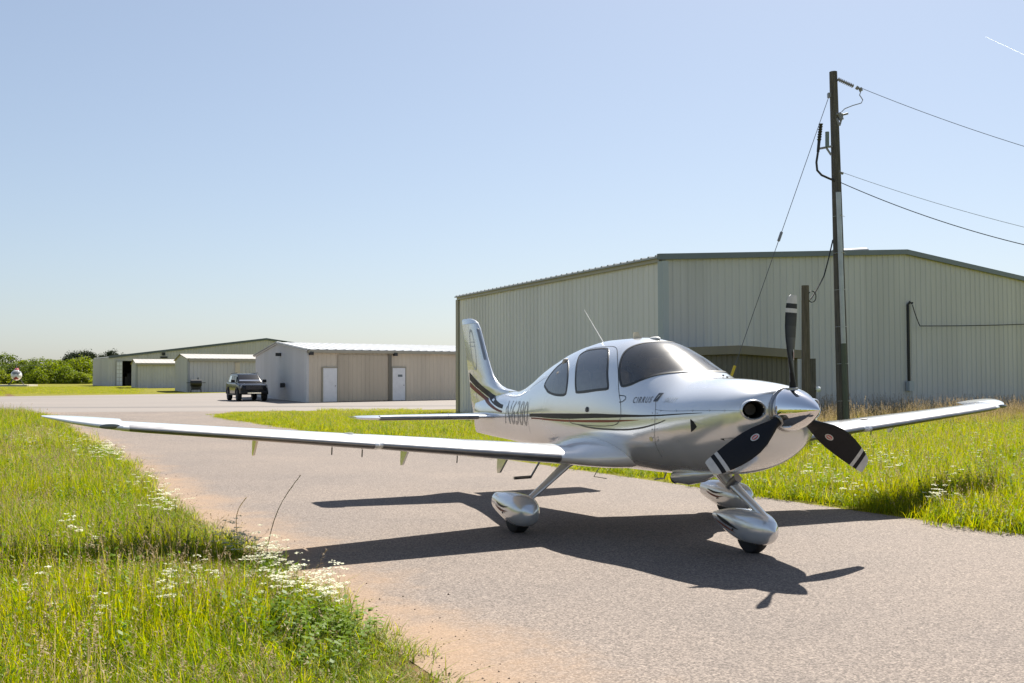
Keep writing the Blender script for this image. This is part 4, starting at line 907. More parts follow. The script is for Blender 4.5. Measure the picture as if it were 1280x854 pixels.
# --- two smaller hangars farther along, same make
def small_hangar(name, C, la, lb, eave, ridge, label, post=None):
    """gable end runs along ta from C, long side along tb"""
    h = empty(name, (C[0], C[1], 0), 0, label, 'hangar'); L_ = V2(C, ta, la); R_ = V2(C, tb, lb); B_ = V2(L_, tb, lb); m0 = V2(C, ta, la/2); m1 = V2(m0, tb, lb)
    panels(h, C, L_, 0, lambda s: eave+(ridge-eave)*(1-abs(s-la/2)/(la/2))-.06, M_WALL3, outward=(-1, -.3), pw=1.2, rib=.4, depth=.05)
    panels(h, C, R_, 0, lambda s: eave-.3, M_WALL3, outward=(.6, -.8), pw=1.2, rib=.4, depth=.05)
    plain_wall(h, L_, B_, 0, eave-.1, eave-.1, M_WALL3); plain_wall(h, R_, B_, 0, eave-.1, eave-.1, M_WALL3)
    ribbed_slope(h, p3(V2(V2(C, ta, -.3), tb, -.2), eave), p3(V2(R_, ta, -.3), eave), p3(m1, ridge), p3(V2(m0, tb, -.2), ridge), M_ROOF2, 'roof', rib=.6, h=.012)
    ribbed_slope(h, p3(V2(V2(L_, ta, .3), tb, -.2), eave), p3(V2(B_, ta, .3), eave), p3(m1, ridge), p3(V2(m0, tb, -.2), ridge), M_ROOF2, 'roof', rib=.6, h=.012)
    m_ = MB(); m_.beam(p3(V2(C, tn, .18), eave-.18), p3(V2(R_, tn, .18), eave-.18), .26, .26); m_.build('eave_trim', M_TRIMT, h, smooth=0, off=h.location)
    m_ = MB(); m_.box(p3(C, eave/2-.1), (.22, .22, eave-.2), Rt); m_.build('corner_trim', M_ROOF, h, smooth=0, off=h.location)
    for s_ in (post or []): m_ = MB(); m_.box(p3(V2(V2(C, tb, s_), tn, .1), eave/2-.2), (.5, .14, eave-.4), Rt); m_.build('door_post', M_WALL2, h, smooth=0, off=h.location)
    return h
C2 = at(235, 488, 104); small_hangar('grey_hangar', (C2.x, C2.y), 14.5, 17, 3.45, 4.05, 'grey metal hangar with a black grill standing before it', [5.2])
C3 = at(170.5, 482, 142); small_hangar('low_hangar', (C3.x, C3.y), 13, 16, 3.5, 4.15, 'low plain grey hangar half hidden between the grill hangar and the open hangar')
# --- big open hangar at the back
KC = at(135.5, 480, 176); KC = (KC.x, KC.y); kd = (math.cos(R(34)), math.sin(R(34))); KW = 56; ka = (math.cos(R(120)), math.sin(R(120))); KL = V2(KC, ka, 18); KR = V2(KC, kd, KW); KB = V2(KL, kd, KW); KE, KR_ = 5.0, 8.6
back = empty('open_hangar', (KC[0], KC[1], 0), 0, 'wide grey hangar with its door open beyond the smaller hangars', 'hangar')
ktop = lambda s: KE+(KR_-KE)*(1-abs(s-KW/2)/(KW/2))-.1
def k_s(u): k = (u-640)/F_PX; return (k*KC[1]-KC[0])/(kd[0]-k*kd[1])
o0, o1_ = k_s(145), k_s(172)
panels(back, KC, V2(KC, kd, o0), 0, lambda s: ktop(s), M_WALL3, outward=(.5, -.8), pw=1.5, rib=.5, depth=.06)
panels(back, V2(KC, kd, o1_), KR, 0, lambda s: ktop(s+o1_), M_WALL3, outward=(.5, -.8), pw=3, rib=.5, depth=.06, single=True)
panels(back, V2(KC, kd, o0), V2(KC, kd, o1_), 4.35, lambda s: ktop(s+o0), M_WALL3, outward=(.5, -.8), pw=3, rib=.5, depth=.06, single=True)
panels(back, KC, KL, 0, lambda s: KE-.1, M_WALL3, outward=(-1, -.3), pw=2.4, rib=.6, depth=.08)
plain_wall(back, KL, KB, 0, KE, KE, M_INT); plain_wall(back, KB, KR, 0, KE, KE, M_WALL3)
KM0 = V2(KC, kd, KW/2); KM1 = V2(KM0, ka, 18)
ribbed_slope(back, p3(V2(KC, ka, -.3), KE), p3(KL, KE), p3(KM1, KR_), p3(V2(KM0, ka, -.3), KR_), M_ROOF, 'roof', rib=1.5)
ribbed_slope(back, p3(V2(KR, ka, -.3), KE), p3(KB, KE), p3(KM1, KR_), p3(V2(KM0, ka, -.3), KR_), M_ROOF, 'roof', rib=1.5)
kn = (kd[1], -kd[0])
for (a_, b_, za, zb_) in ((KC, KM0, KE-.05, KR_-.05), (KM0, KR, KR_-.05, KE-.05)): m_ = MB(); m_.beam(p3(V2(a_, kn, .14), za), p3(V2(b_, kn, .14), zb_), .16, .4); m_.build('rake_trim', M_TRIM, back, smooth=0, off=back.location)
# sliding door leaf with light panes, floor and clutter inside
dl = V2(V2(KC, kd, o0+.5), kn, .2); m_ = MB(); m_.box(p3(dl, 2.15), (1.0, .12, 4.3), Matrix.Rotation(R(34), 3, 'Z')); leafd = m_.build('door_leaf', M_WALL3, back, smooth=0, off=back.location)
for i in range(2):
    for j in range(6): q = V2(V2(KC, kd, o0+.27+.46*i), kn, .3); m_ = MB(); m_.box(p3(q, .5+.66*j), (.38, .06, .55), Matrix.Rotation(R(34), 3, 'Z')); m_.build('door_pane', M_DOORW, leafd, smooth=0, off=back.location)
q = V2(V2(KC, kd, (o0+o1_)/2+1.8), ka, 9); m_ = MB(); m_.box(p3(q, 2.2), (5, .3, 4.4), Matrix.Rotation(R(34), 3, 'Z')); m_.build('inner_wall', M_INT, back, smooth=0, off=back.location)
q = V2(V2(KC, kd, (o0+o1_)/2+1.5), ka, 4); m_ = MB(); m_.box(p3(q, .8), (2.6, 1.6, 1.6), Matrix.Rotation(R(34), 3, 'Z')); m_.box(p3(q, 1.9), (1.8, 1.2, .6), Matrix.Rotation(R(34), 3, 'Z')); m_.build('storage_crates', M_BLACKM, back, smooth=.3, off=back.location)
q = V2(V2(KC, kd, k_s(204)), kn, .25); m_ = MB(); m_.box(p3(q, 5.6), (.5, .3, .5)); m_.box(p3(q, 5.0), (1.3, .2, .3)); m_.build('wall_light', M_BLACKM, back, off=back.location)

# ---------------------------------------------------------------- poles and wires
M_POLE = worn('weathered_pole', (.13, .118, .105), var=.25, scale=5, rough=.9, stretch=(6, 6, .35), bump=.4, bscale=30)
M_POLE2 = worn('grey_brown_pole', (.17, .14, .11), var=.25, scale=5, rough=.9, stretch=(6, 6, .35), bump=.4, bscale=30)
M_GALV = worn('galvanised_conduit', (.50, .52, .53), var=.1, scale=3, rough=.4, metal=.6)
M_CER = principled('grey_insulator', (.22, .22, .24), .3)
PY = 26.0; pb = gnd(1054, 549); pb = Vector((at(1055, 545, PY).x, PY, 0)); ptop = at(1041.5, 90, PY+.1)
pole = empty('utility_pole', pb, 0, 'tall weathered wooden utility pole with a grey conduit up its side', 'utility pole')
pv = ptop-pb
def pp(t, dx=0, dy=0): v = pv*t; return (v.x+dx, v.y+dy, v.z)
m_ = MB(); m_.tube([pp(-.03), pp(0), pp(.25), pp(.5), pp(.75), pp(1)], [.165, .16, .148, .133, .115, .098], 18); m_.build('shaft', M_POLE, pole)
m_ = MB(); m_.tube([pp(.255, .0, -.17), pp(.5, -.005, -.155), pp(.665, -.01, -.145)], .06, 12); m_.build('conduit', M_GALV, pole)
m_ = MB(); m_.tube([pp(.0, .0, -.18), pp(.255, .0, -.172)], .066, 12); m_.build('conduit_guard', worn('moss_green_guard', (.10, .115, .09), .1, rough=.7), pole)
for t in (.1, .2, .3, .4, .5, .6): m_ = MB(); m_.tube([pp(t, -.15, -.06), pp(t+.001, .02, -.235), pp(t, .16, -.06)], .006, 6); m_.build('strap', M_GALV, pole)
# cutout switch, brackets and cable terminations near the top
rel = lambda u, v, dy=0.0: at(u, v, PY+dy)-pb
m_ = MB(); m_.tube([rel(1045, 143), rel(1053, 143)], .035, 8); m_.tube([rel(1049, 141), rel(1052, 150)], [.05, .06], 10); m_.tube([rel(1052, 144), rel(1060, 142)], .025, 8); m_.tube([rel(1053, 145), rel(1049.5, 157)], .025, 8); m_.tube([rel(1046, 148), rel(1048.5, 157)], .035, 10); m_.build('fuse_cutout', M_CER, pole)
m_ = MB(); m_.tube([rel(1034, 165, -.1), rel(1034, 184, -.1)], .05, 10); m_.build('surge_arrester', principled('green_grey_porcelain', (.16, .2, .2), .35), pole)
m_ = MB(); m_.beam(rel(1024, 186), rel(1040, 183), .05, .05); m_.beam(rel(1033, 185, -.05), rel(1039, 194, -.05), .04, .04); m_.build('bracket', M_CER, pole)
m_ = MB(); n = 12
term = [rel(1026, 156), rel(1025, 165), rel(1024, 175), rel(1022.5, 190)]
m_.tube(term, [.025, .04, .04, .036], 10)
for i in range(7): p_ = term[0].lerp(term[2], i/6); m_.tube([p_+Vector((0, 0, .02)), p_-Vector((0, 0, .03))], [.06, .035], 10)
m_.tube([rel(1022.5, 190), rel(1020.5, 203), rel(1021.5, 213), rel(1027, 219), rel(1036, 223), rel(1043, 226), rel(1045, 233)], .028, 10); m_.build('cable_termination', M_BLACKM, pole)
# insulator string and jumper at the top
isr = [rel(1047, 99), rel(1067, 108)]; m_ = MB(); m_.tube(isr, .02, 8)
for i in range(9): p_ = isr[0].lerp(isr[1], (i+.5)/9); dn = (isr[1]-isr[0]).normalized(); m_.tube([p_-dn*.012, p_+dn*.02], [.06, .035], 10)
m_.tube([rel(1070, 109), rel(1073, 111)], .05, 8); m_.tube([rel(1075, 110), rel(1076.5, 114)], .05, 8); m_.build('insulator_string', M_CER, pole)
m_ = MB(); m_.tube([rel(1076, 114), rel(1074.5, 119), rel(1078.5, 125), rel(1076.5, 129), rel(1066, 132), rel(1056, 136), rel(1052, 140)], .012, 6); m_.build('jumper_wire', M_CER, pole)
m_ = MB(); m_.tube([rel(1047, 215), rel(1054, 217)], .035, 8); m_.tube([rel(1049, 213), rel(1050, 219)], .03, 6); m_.build('clevis', M_CER, pole)
m_ = MB(); m_.box(pp(.935, -.12, 0), (.08, .1, .12)); m_.build('guy_clamp', M_CER, pole)
cable('power_line', [at(1076, 110, PY), at(1280, 183, PY-1.5), at(1900, 345, PY-6)], .007, M_WIRE, 'topmost thin power line leaving the insulator string of the tall pole', 'wire', sag=.05)
cable('neutral_line', [at(1054, 216, PY), at(1280, 284, PY-1.5), at(1900, 425, PY-6)], .006, principled('pale_wire', (.35, .36, .38), .5, .4), 'pale thin wire leaving the tall pole just above the black cable', 'wire', sag=.06)
cable('black_cable', [at(1048, 227, PY), at(1280, 306, PY-1.5), at(1900, 470, PY-6)], .011, M_WIREB, 'black cable leaving the tall pole below the other wires', 'wire', sag=.12)
gtop = Vector(pp(.94, -.1, 0))+pb; gbot = at(884, 557, 23.5); gbot = Vector((gbot.x, gbot.y, 0)); gbot = gbot+(gbot-gtop).normalized()*.05
gd = (gbot-gtop)
guy = empty('guy_wire', gbot, 0, 'slanting guy wire with a yellow guard staying the tall pole', 'wire')
m_ = MB(); m_.tube([gtop-gbot, Vector((0, 0, 0))], .008, 6); m_.build('strand', M_WIRE, guy)
m_ = MB(); m_.tube([gtop.lerp(gbot, .79)-gbot, gtop.lerp(gbot, .97)-gbot], .032, 10); m_.build('guard', worn('yellow_plastic', (.75, .52, .03), .08, rough=.5), guy)
m_ = MB(); g1 = gtop.lerp(gbot, .42)-gbot; m_.tube([g1, g1+gd.normalized()*.25], .035, 8); m_.build('strain_insulator', M_CER, guy)
# the short pole with its drop wire
p2 = at(1008, 520, 25.2); p2 = Vector((p2.x, p2.y, 0)); t2 = at(1006.5, 357, 25.2)
sp_ = empty('short_pole', p2, 0, 'short weathered wooden pole at the end of the brown shed', 'pole'); d2 = t2-p2
m_ = MB(); m_.tube([(0, 0, 0), d2*.5, d2], [.115, .105, .09], 14); m_.build('shaft', M_POLE2, sp_)
m_ = MB(); m_.box((.16, .02, 1.0), (.14, .16, 2.0)); m_.build('cable_box', M_POLE, sp_, smooth=.3)
m_ = MB(); m_.lathe([(0, .05), (.06, .07), (.1, .03)], (.26, -.05, 1.25), (.3, -1, 0), 12); m_.build('meter', M_LENS, sp_)
cable('drop_wire', [at(1041, 300, 25.9), at(1030, 345, 25.6), at(1013, 374, 25.2)], .018, M_WIREB, 'loose black drop wire hanging between the tall pole and the short pole', 'wire', sag=.03)
lp = []
for i in range(17): a_ = 2*math.pi*i/16; q = at(1015+5*math.cos(a_), 371+7*math.sin(a_), 25.15); lp.append(q)
m_ = MB(); m_.tube([p-lp[0] for p in lp], .012, 6); o = m_.build('wire_coil', M_WIREB); o.location = lp[0]; tag(o, 'small black coil of wire hung by the short pole top', 'wire')
# ---------------------------------------------------------------- the parked black pickup
M_CARP = principled('black_car_paint', (.006, .006, .008), .22, 0, coat=.25, spec=.25)
M_CARG = tinted_glass('car_glass', (.012, .013, .015), .02, density=.0)
M_CART = worn('black_car_trim', (.008, .008, .008), .1, rough=.6)
M_HLENS = principled('smoky_headlight', (.2, .21, .22), .1, coat=1)
M_RIM = worn('dark_alloy', (.14, .14, .15), .1, rough=.35, metal=.8)
M_CHR = principled('chrome_trim', (.7, .7, .7), .15, 1.0)
car = empty('pickup_truck', (0, 0, 0), 0, 'black pickup truck with a bed cap parked beside the tan hangar', 'truck')
def rrect(x, w, z0, z1, r=.12, tumble=0.0, n=4):
    """rounded cross section at station x"""
    pts = []
    for (cy, cz, a0) in ((1, 1, 0), (-1, 1, 90), (-1, -1, 180), (1, -1, 270)):
        for i in range(n+1):
            a = R(a0+90*i/n); rr = r if cz > 0 else r*.6
            ww = w-(tumble if cz > 0 else 0)
            pts.append((x, cy*(ww-rr)+rr*math.cos(a), (z1-rr if cz > 0 else z0+rr)+rr*math.sin(a)))
    return pts
b = MB(); b.loft([rrect(*q) for q in ((2.62,.72,.62,.98,.10),(2.56,.88,.52,1.08,.12),(2.40,.94,.48,1.14,.12),(2.0,.97,.46,1.19,.12),(1.2,.98,.44,1.24,.10),(.9,.98,.42,1.25,.10),(-.6,.985,.42,1.25,.08),(-2.2,.98,.44,1.25,.08),(-2.75,.96,.50,1.24,.08),(-2.85,.92,.56,1.18,.10))]); b.build('body', M_CARP, car, smooth=.5)
b = MB(); b.loft([rrect(1.22,.80,1.18,1.27,.04), rrect(.98,.84,1.18,1.42,.08,.04), rrect(.55,.84,1.18,1.78,.10,.12), rrect(.25,.85,1.18,1.86,.10,.14), rrect(-.6,.85,1.18,1.88,.10,.14), rrect(-1.6,.86,1.18,1.86,.10,.13), rrect(-2.35,.86,1.18,1.80,.10,.11), rrect(-2.78,.84,1.18,1.32,.08,.04)]); cabin = b.build('cabin', M_CARP, car, smooth=.5)
b = MB(); b.add([(1.10,-.70,1.34), (1.10,.70,1.34), (.45,.66,1.80), (.45,-.66,1.80)], [(0, 1, 2, 3)]); ws_ = b.build('windshield', M_CARG, car, smooth=0)
for s in (-1, 1):
    for (x0, x1, z1) in ((.72, -.25, 1.70), (-.32, -1.10, 1.74), (-1.30, -2.20, 1.72)):
        b = MB(); xa = x0-.28 if x0 == .72 else x0; b.add([(x0, s*.862, 1.30), (x1, s*.868, 1.30), (x1-.02 if x1 > -2 else x1+.22, s*.775, z1), (xa, s*.775, z1)], [(0, 1, 2, 3)]); b.build('side_window', M_CARG, car, smooth=0)
    b = MB(); rbox(b, (.72, s*1.08, 1.36), (.16, .26, .22), .04); b.build('mirror', M_CART, car)
    b = MB(); rbox(b, (2.50, s*.74, .97), (.16, .34, .22), .05); b.build('headlight', M_HLENS, car)
    b = MB(); rbox(b, (2.58, s*.66, .60), (.10, .26, .10), .03); b.build('fog_light', M_CHR, car)
    for x in (1.72, -1.85):
        w_ = MB(); w_.lathe([(-.14, .24), (-.15, .36), (-.11, .405), (.11, .405), (.15, .36), (.14, .24)], (x, s*.86, .405), (0, 1, 0), 28); wh = w_.build('wheel', M_RUBBER, car)
        w_ = MB(); w_.lathe([(0, .25), (.06*s, .24), (.02*s, .15), (.05*s, .05), (.06*s, .001)], (x, s*.95, .405), (0, 1, 0), 20); w_.build('rim', M_RIM, wh)
        w_ = MB()
        for i in range(14):
            a0 = math.pi*(.02+.96*i/14); a1 = math.pi*(.02+.96*(i+1)/14)
            w_.add([(x+r_*math.cos(a), s*yy, .42+r_*math.sin(a)) for r_, yy in ((.44, .94), (.44, 1.035), (.53, 1.035), (.53, .94)) for a in (a0, a1)], [(0, 1, 3, 2), (2, 3, 5, 4), (4, 5, 7, 6)])
        w_.build('wheel_arch', M_CART, car)
    b = MB(); b.box((-.1, s*1.02, .44), (2.6, .16, .07)); b.build('running_board', M_CART, car)
b = MB(); b.box((2.57, 0, .92), (.12, 1.16, .30)); gr = b.build('grille', M_CART, car, smooth=.3)
for z in (.84, .92, 1.0): b = MB(); b.box((2.64, 0, z), (.03, 1.1, .025)); b.build('grille_bar', M_RIM, gr, smooth=.3)
b = MB(); rbox(b, (2.60, 0, .60), (.22, 1.80, .22), .06); b.build('bumper', M_CART, car)
b = MB(); b.box((2.70, 0, .56), (.04, .9, .07)); b.build('skid_plate', M_CHR, car, smooth=.3)
for s in (-1, 1): b = MB(); b.tube([(.1, s*.70, 1.92), (-2.2, s*.70, 1.89)], .025, 8); b.build('roof_rail', M_CART, car)
CARP = at(302.5, 500.5, 67); car.location = (CARP.x, CARP.y+1.2, .004); car.rotation_euler = (0, 0, R(-90+12+13)); car.scale = (.95, .95, .95)
# ---------------------------------------------------------------- barbecue grill
G0 = at(245, 487.5, 103.0); grill = empty('grill', (G0.x, G0.y, 0), R(20), 'black barbecue grill with side shelves before the grey hangar', 'grill')
b = MB(); b.lathe([(-.55, .30), (-.5, .36), (.5, .36), (.55, .30)], (0, 0, .95), (1, 0, 0), 18); b.build('barrel', M_BLACKM, grill)
for s in (-1, 1): b = MB(); b.box((s*.74, 0, .98), (.34, .5, .06)); b.build('side_shelf', M_BLACKM, grill, smooth=0)
for sx in (-.45, .45):
    for sy in (-.25, .25): b = MB(); b.tube([(sx, sy, .8), (sx*1.1, sy*1.2, 0)], .035, 8); b.build('leg', M_BLACKM, grill)
b = MB(); b.box((0, 0, .3), (1.0, .5, .06)); b.box((0, .1, .5), (.8, .35, .4)); b.build('lower_shelf', M_BLACKM, grill, smooth=0)
b = MB(); b.tube([(.2, .1, 1.25), (.2, .1, 1.5)], .05, 8); b.build('chimney', M_BLACKM, grill)
# ---------------------------------------------------------------- helicopter on its pad
H0 = at(20.5, 480.5, 178); heli = empty('helicopter', (H0.x, H0.y, .30), R(-67), 'small white and red helicopter parked on a concrete pad in the field', 'helicopter')
M_HGL = tinted_glass('pale_bubble', (.55, .58, .6), .02, density=.35)
M_HW = worn('white_heli_paint', (.75, .74, .73), .05, rough=.3, coat=.5); M_HR = worn('red_heli_paint', (.40, .05, .04), .08, rough=.35, coat=.5)
def rr_(x, w, zc, h, n=20): return [(x, w*math.cos(2*math.pi*i/n), zc+h*math.sin(2*math.pi*i/n)) for i in range(n)]
b = MB(); b.loft([rr_(1.5,.06,1.15,.08), rr_(1.35,.42,1.2,.45), rr_(1.0,.66,1.28,.66), rr_(.4,.75,1.35,.76), rr_(-.4,.70,1.38,.74), rr_(-1.1,.45,1.45,.52), rr_(-1.7,.18,1.55,.22), rr_(-1.9,.12,1.6,.14)]); b.build('cabin', M_HW, heli, smooth=1)
b = MB(); b.loft([rr_(1.39,.30,1.42,.20), rr_(1.12,.50,1.58,.34), rr_(.72,.60,1.66,.46)], cap=(True, False)); b.build('canopy', M_HGL, heli, smooth=1)
b = MB(); b.loft([rr_(.1,.30,2.05,.16), rr_(-.3,.34,2.1,.3), rr_(-1.0,.22,2.0,.3), rr_(-1.3,.1,1.8,.2)]); b.build('engine_cowl', M_HR, heli, smooth=1)
b = MB(); b.loft([rr_(1.52,.12,.95,.22), rr_(1.3,.36,.88,.20), rr_(.2,.52,.82,.2), rr_(-.8,.3,.95,.2)]); b.build('belly_panel', M_HR, heli, smooth=1)
b = MB(); b.tube([(-1.7, 0, 1.55), (-5.6, 0, 1.85)], [.17, .07], 12); b.build('tail_boom', M_HW, heli)
b = MB(); b.box((-5.6, 0, 2.0), (.4, .04, 1.3), Matrix.Rotation(R(-15), 3, 'Y')); b.box((-5.3, 0, 1.85), (.3, .9, .03)); b.build('tail_fin', M_HR, heli, smooth=.3)
for k in range(2): b = MB(); b.box((-5.7, .12, 1.85+(k-.5)*.6), (.1, .02, .58)); b.build('tail_rotor_blade', M_BLACKM, heli, smooth=0)
b = MB(); b.tube([(-.2, 0, 2.3), (-.2, 0, 2.85)], .06, 10); b.build('mast', M_CER, heli)
for k in (-1, 1):
    b = MB(); a = R(78+0); dv = Vector((math.cos(a), math.sin(a), 0))*k; b.beam(Vector((-.2, 0, 2.83)), Vector((-.2, 0, 2.66 if k > 0 else 2.78))+dv*4.6, .2, .03); b.build('rotor_blade', M_CER, heli, smooth=0)
for s in (-1, 1):
    b = MB(); b.tube([(1.5, s*.95, .22), (1.3, s*.95, .05), (-1.2, s*.95, .05)], .045, 8); b.build('skid', M_BLACKM, heli)
    for x in (.7, -.6): b = MB(); b.tube([(x, s*.4, .9), (x, s*.95, .05)], .04, 8); b.build('skid_strut', M_BLACKM, heli)
heli.scale = (1.2, 1.2, 1.2)
m_ = MB(); m_.box((0, 0, .15), (5.8, 4, .30)); o = m_.build('landing_dolly', worn('pale_concrete', (.62, .57, .47), .08, rough=.9), smooth=0); o.location = (H0.x-.1, H0.y, 0); tag(o, 'pale raised landing pad under the helicopter', 'landing pad')

# ---------------------------------------------------------------- trees
M_BARK = worn('bark', (.09, .07, .05), .2, rough=.95)
M_LEAF1 = leaf_mat('dark_foliage', [(.045, .065, .012), (.07, .098, .014), (.105, .135, .018)], .38)
M_LEAF2 = leaf_mat('fresh_foliage', [(.065, .095, .010), (.115, .15, .014), (.17, .20, .02)], .45)
M_LEAF3 = leaf_mat('pine_foliage', [(.012, .020, .010), (.022, .034, .014), (.038, .05, .018)], .15)
def crown_mesh(seed, n_l, n_c, leaf, shape):
    """leaf faces in clumps spread through a crown of unit height"""
    rnd = random.Random(seed); vs = []; fs = []
    for c in range(n_c):
        while True:
            x, y, z = rnd.uniform(-1, 1), rnd.uniform(-1, 1), rnd.uniform(0, 1)
            if math.hypot(x, y) < shape(z)*rnd.uniform(.55, 1.0): break
        cr = rnd.uniform(.09, .19)
        for l in range(n_l):
            d = Vector((rnd.gauss(0, 1), rnd.gauss(0, 1), rnd.gauss(0, .75))).normalized()*cr*rnd.random()**.4
            p = Vector((x*.5, y*.5, z))+d; nrm_ = (d.normalized()+Vector((rnd.gauss(0, .5), rnd.gauss(0, .5), rnd.gauss(.3, .5)))).normalized()
            a = nrm_.cross(Vector((rnd.random(), rnd.random(), rnd.random()))).normalized(); b_ = nrm_.cross(a); s = leaf*rnd.uniform(.6, 1.3)
            k = len(vs); vs += [p-a*s, p-b_*s*.6, p+a*s, p+b_*s*.6]; fs.append((k, k+1, k+2, k+3))
    me = bpy.data.meshes.new('crown'); me.from_pydata([tuple(v) for v in vs], [], fs); return me
round_ = lambda z: .35+1.0*math.sqrt(max(0, 1-((z-.42)/.58)**2)) if z > .0 else .3
shrub = lambda z: 1.1*math.sqrt(max(0, 1-(z)**2))+.15
pine = lambda z: (.25+.75*math.sqrt(max(0, 1-((z-.7)/.32)**2))) if z > .42 else .06
PROT = {}
for key, mt, fn, n_c in (('round', M_LEAF1, round_, 150), ('fresh', M_LEAF2, shrub, 170), ('pine', M_LEAF3, pine, 90)):
    PROT[key] = [crown_mesh(11+i+len(key)*7, 26, n_c, .032, fn) for i in range(2)]
    for me in PROT[key]: me.materials.append(mt)
def tree(name, kind, x, y, h, w, label, group, i):
    r = empty(name, (x, y, 0), random.uniform(0, 6.28), label, 'tree', group)
    t = MB(); hh = h*(.75 if kind == 'pine' else .6)
    t.tube([(0, 0, -.2), (.05, 0, hh*.5), (0, .1, hh)], [h*.03, h*.022, h*.008], 8)
    for k in range(4): a = k*1.6+i; z0_ = hh*(.35+.14*k); t.tube([(0, 0, z0_), (math.cos(a)*w*.3, math.sin(a)*w*.3, z0_+h*.14)], [h*.010, h*.004], 6)
    t.build('trunk', M_BARK, r)
    c = bpy.data.objects.new('crown', PROT[kind][i % 2]); COL.objects.link(c); c.parent = r; c.scale = (w, w, h)
    return r
gl = 'green trees along the far edge of the field'
row_spec = [(-40,250,7.5,9,'round'),(-18,246,8.5,8,'fresh'),(2,252,9.5,8,'round'),(12,240,6.5,6,'round'),(28,250,7.6,8,'fresh'),(40,246,6.6,6,'round'),(52,256,8.2,8,'round'),(63,242,6.8,7,'fresh'),(73,247,7.6,7,'fresh'),(82,238,5.5,6,'fresh'),(92,250,7.8,9,'fresh'),(101,246,8.4,8,'fresh'),(112,252,7.6,8,'fresh'),(-2,236,4.2,6,'fresh'),(46,236,4.4,5,'fresh'),(104,236,3.2,5,'fresh'),(96,235,3.6,5,'fresh'),(120,256,8,8,'round')]+[(-65-27*k, 244+(k*37 % 13), 6.5+(k*53 % 7)*.45, 8+(k % 3), ('round', 'fresh', 'fresh', 'round')[k % 4]) for k in range(10)]
for i, (u, Y, h, w, kd_) in enumerate(row_spec):
    p = at(u, 475, Y)
    tree('field_tree' if h > 5 else 'field_bush', kd_, p.x, Y, h*.74, w, 'low yellow green bush at the foot of the tree row beyond the field' if h <= 5 else {'round': 'dark green broadleaf tree in the row beyond the helicopter field', 'fresh': 'fresh yellow green bushy tree in the row beyond the helicopter field'}[kd_], gl, i)
for i, (u, Y, h, w) in enumerate([(84,275,11.5,7),(91,280,13.5,9),(99,285,12,8),(107,290,14.5,9),(113,292,13.5,8),(128,300,13,6),(138,305,15,8),(146,310,14,7),(155,316,13.5,7)]):
    p = at(u, 475, Y); tree('pine_tree', 'pine', p.x, Y, h*.60, w*.62, 'dark pine tree standing above the roof and bushes by the open hangar', 'dark pines behind the open hangar', i)
# wood on the far side of the field behind the photographer, mirrored in the paint
wood = MB(); rnd = random.Random(3)
for i in range(70):
    x = -160+i*4.6+rnd.uniform(-2, 2); y = -75-rnd.uniform(0, 18)+abs(x)*.12; h = rnd.uniform(7, 12)
    for k in range(90):
        a = rnd.uniform(0, 6.28); z = rnd.random()**.7*h; rr = 3.4*math.sqrt(max(.05, 1-(z/h)**2))*rnd.random()**.4; p = Vector((x+rr*math.cos(a), y+rr*math.sin(a), z)); s = rnd.uniform(.5, 1.0)
        q = Vector((rnd.gauss(0, 1), rnd.gauss(0, 1), rnd.gauss(0, 1))).normalized(); e = q.cross(Vector((.3, .5, .8))).normalized(); wood.add([p-q*s, p-e*s, p+q*s, p+e*s], [(0, 1, 2, 3)])
tag(wood.build('distant_wood', M_LEAF1, smooth=0, fix=False), 'far belt of green trees across the field', 'wood', kind='stuff')
# contrail
ct = MB(); ca = at(1232, 46, 6000); cb_ = at(1330, 92, 6300); ct.tube([ca-ca, (cb_-ca)*.5, cb_-ca], [.45, .6, .7], 8); o = ct.build('contrail', leaf_mat('ice_trail', [(.85, .85, .85), (.9, .9, .9)], .6), None); o.location = ca; tag(o, 'short white contrail high in the blue sky', 'contrail')
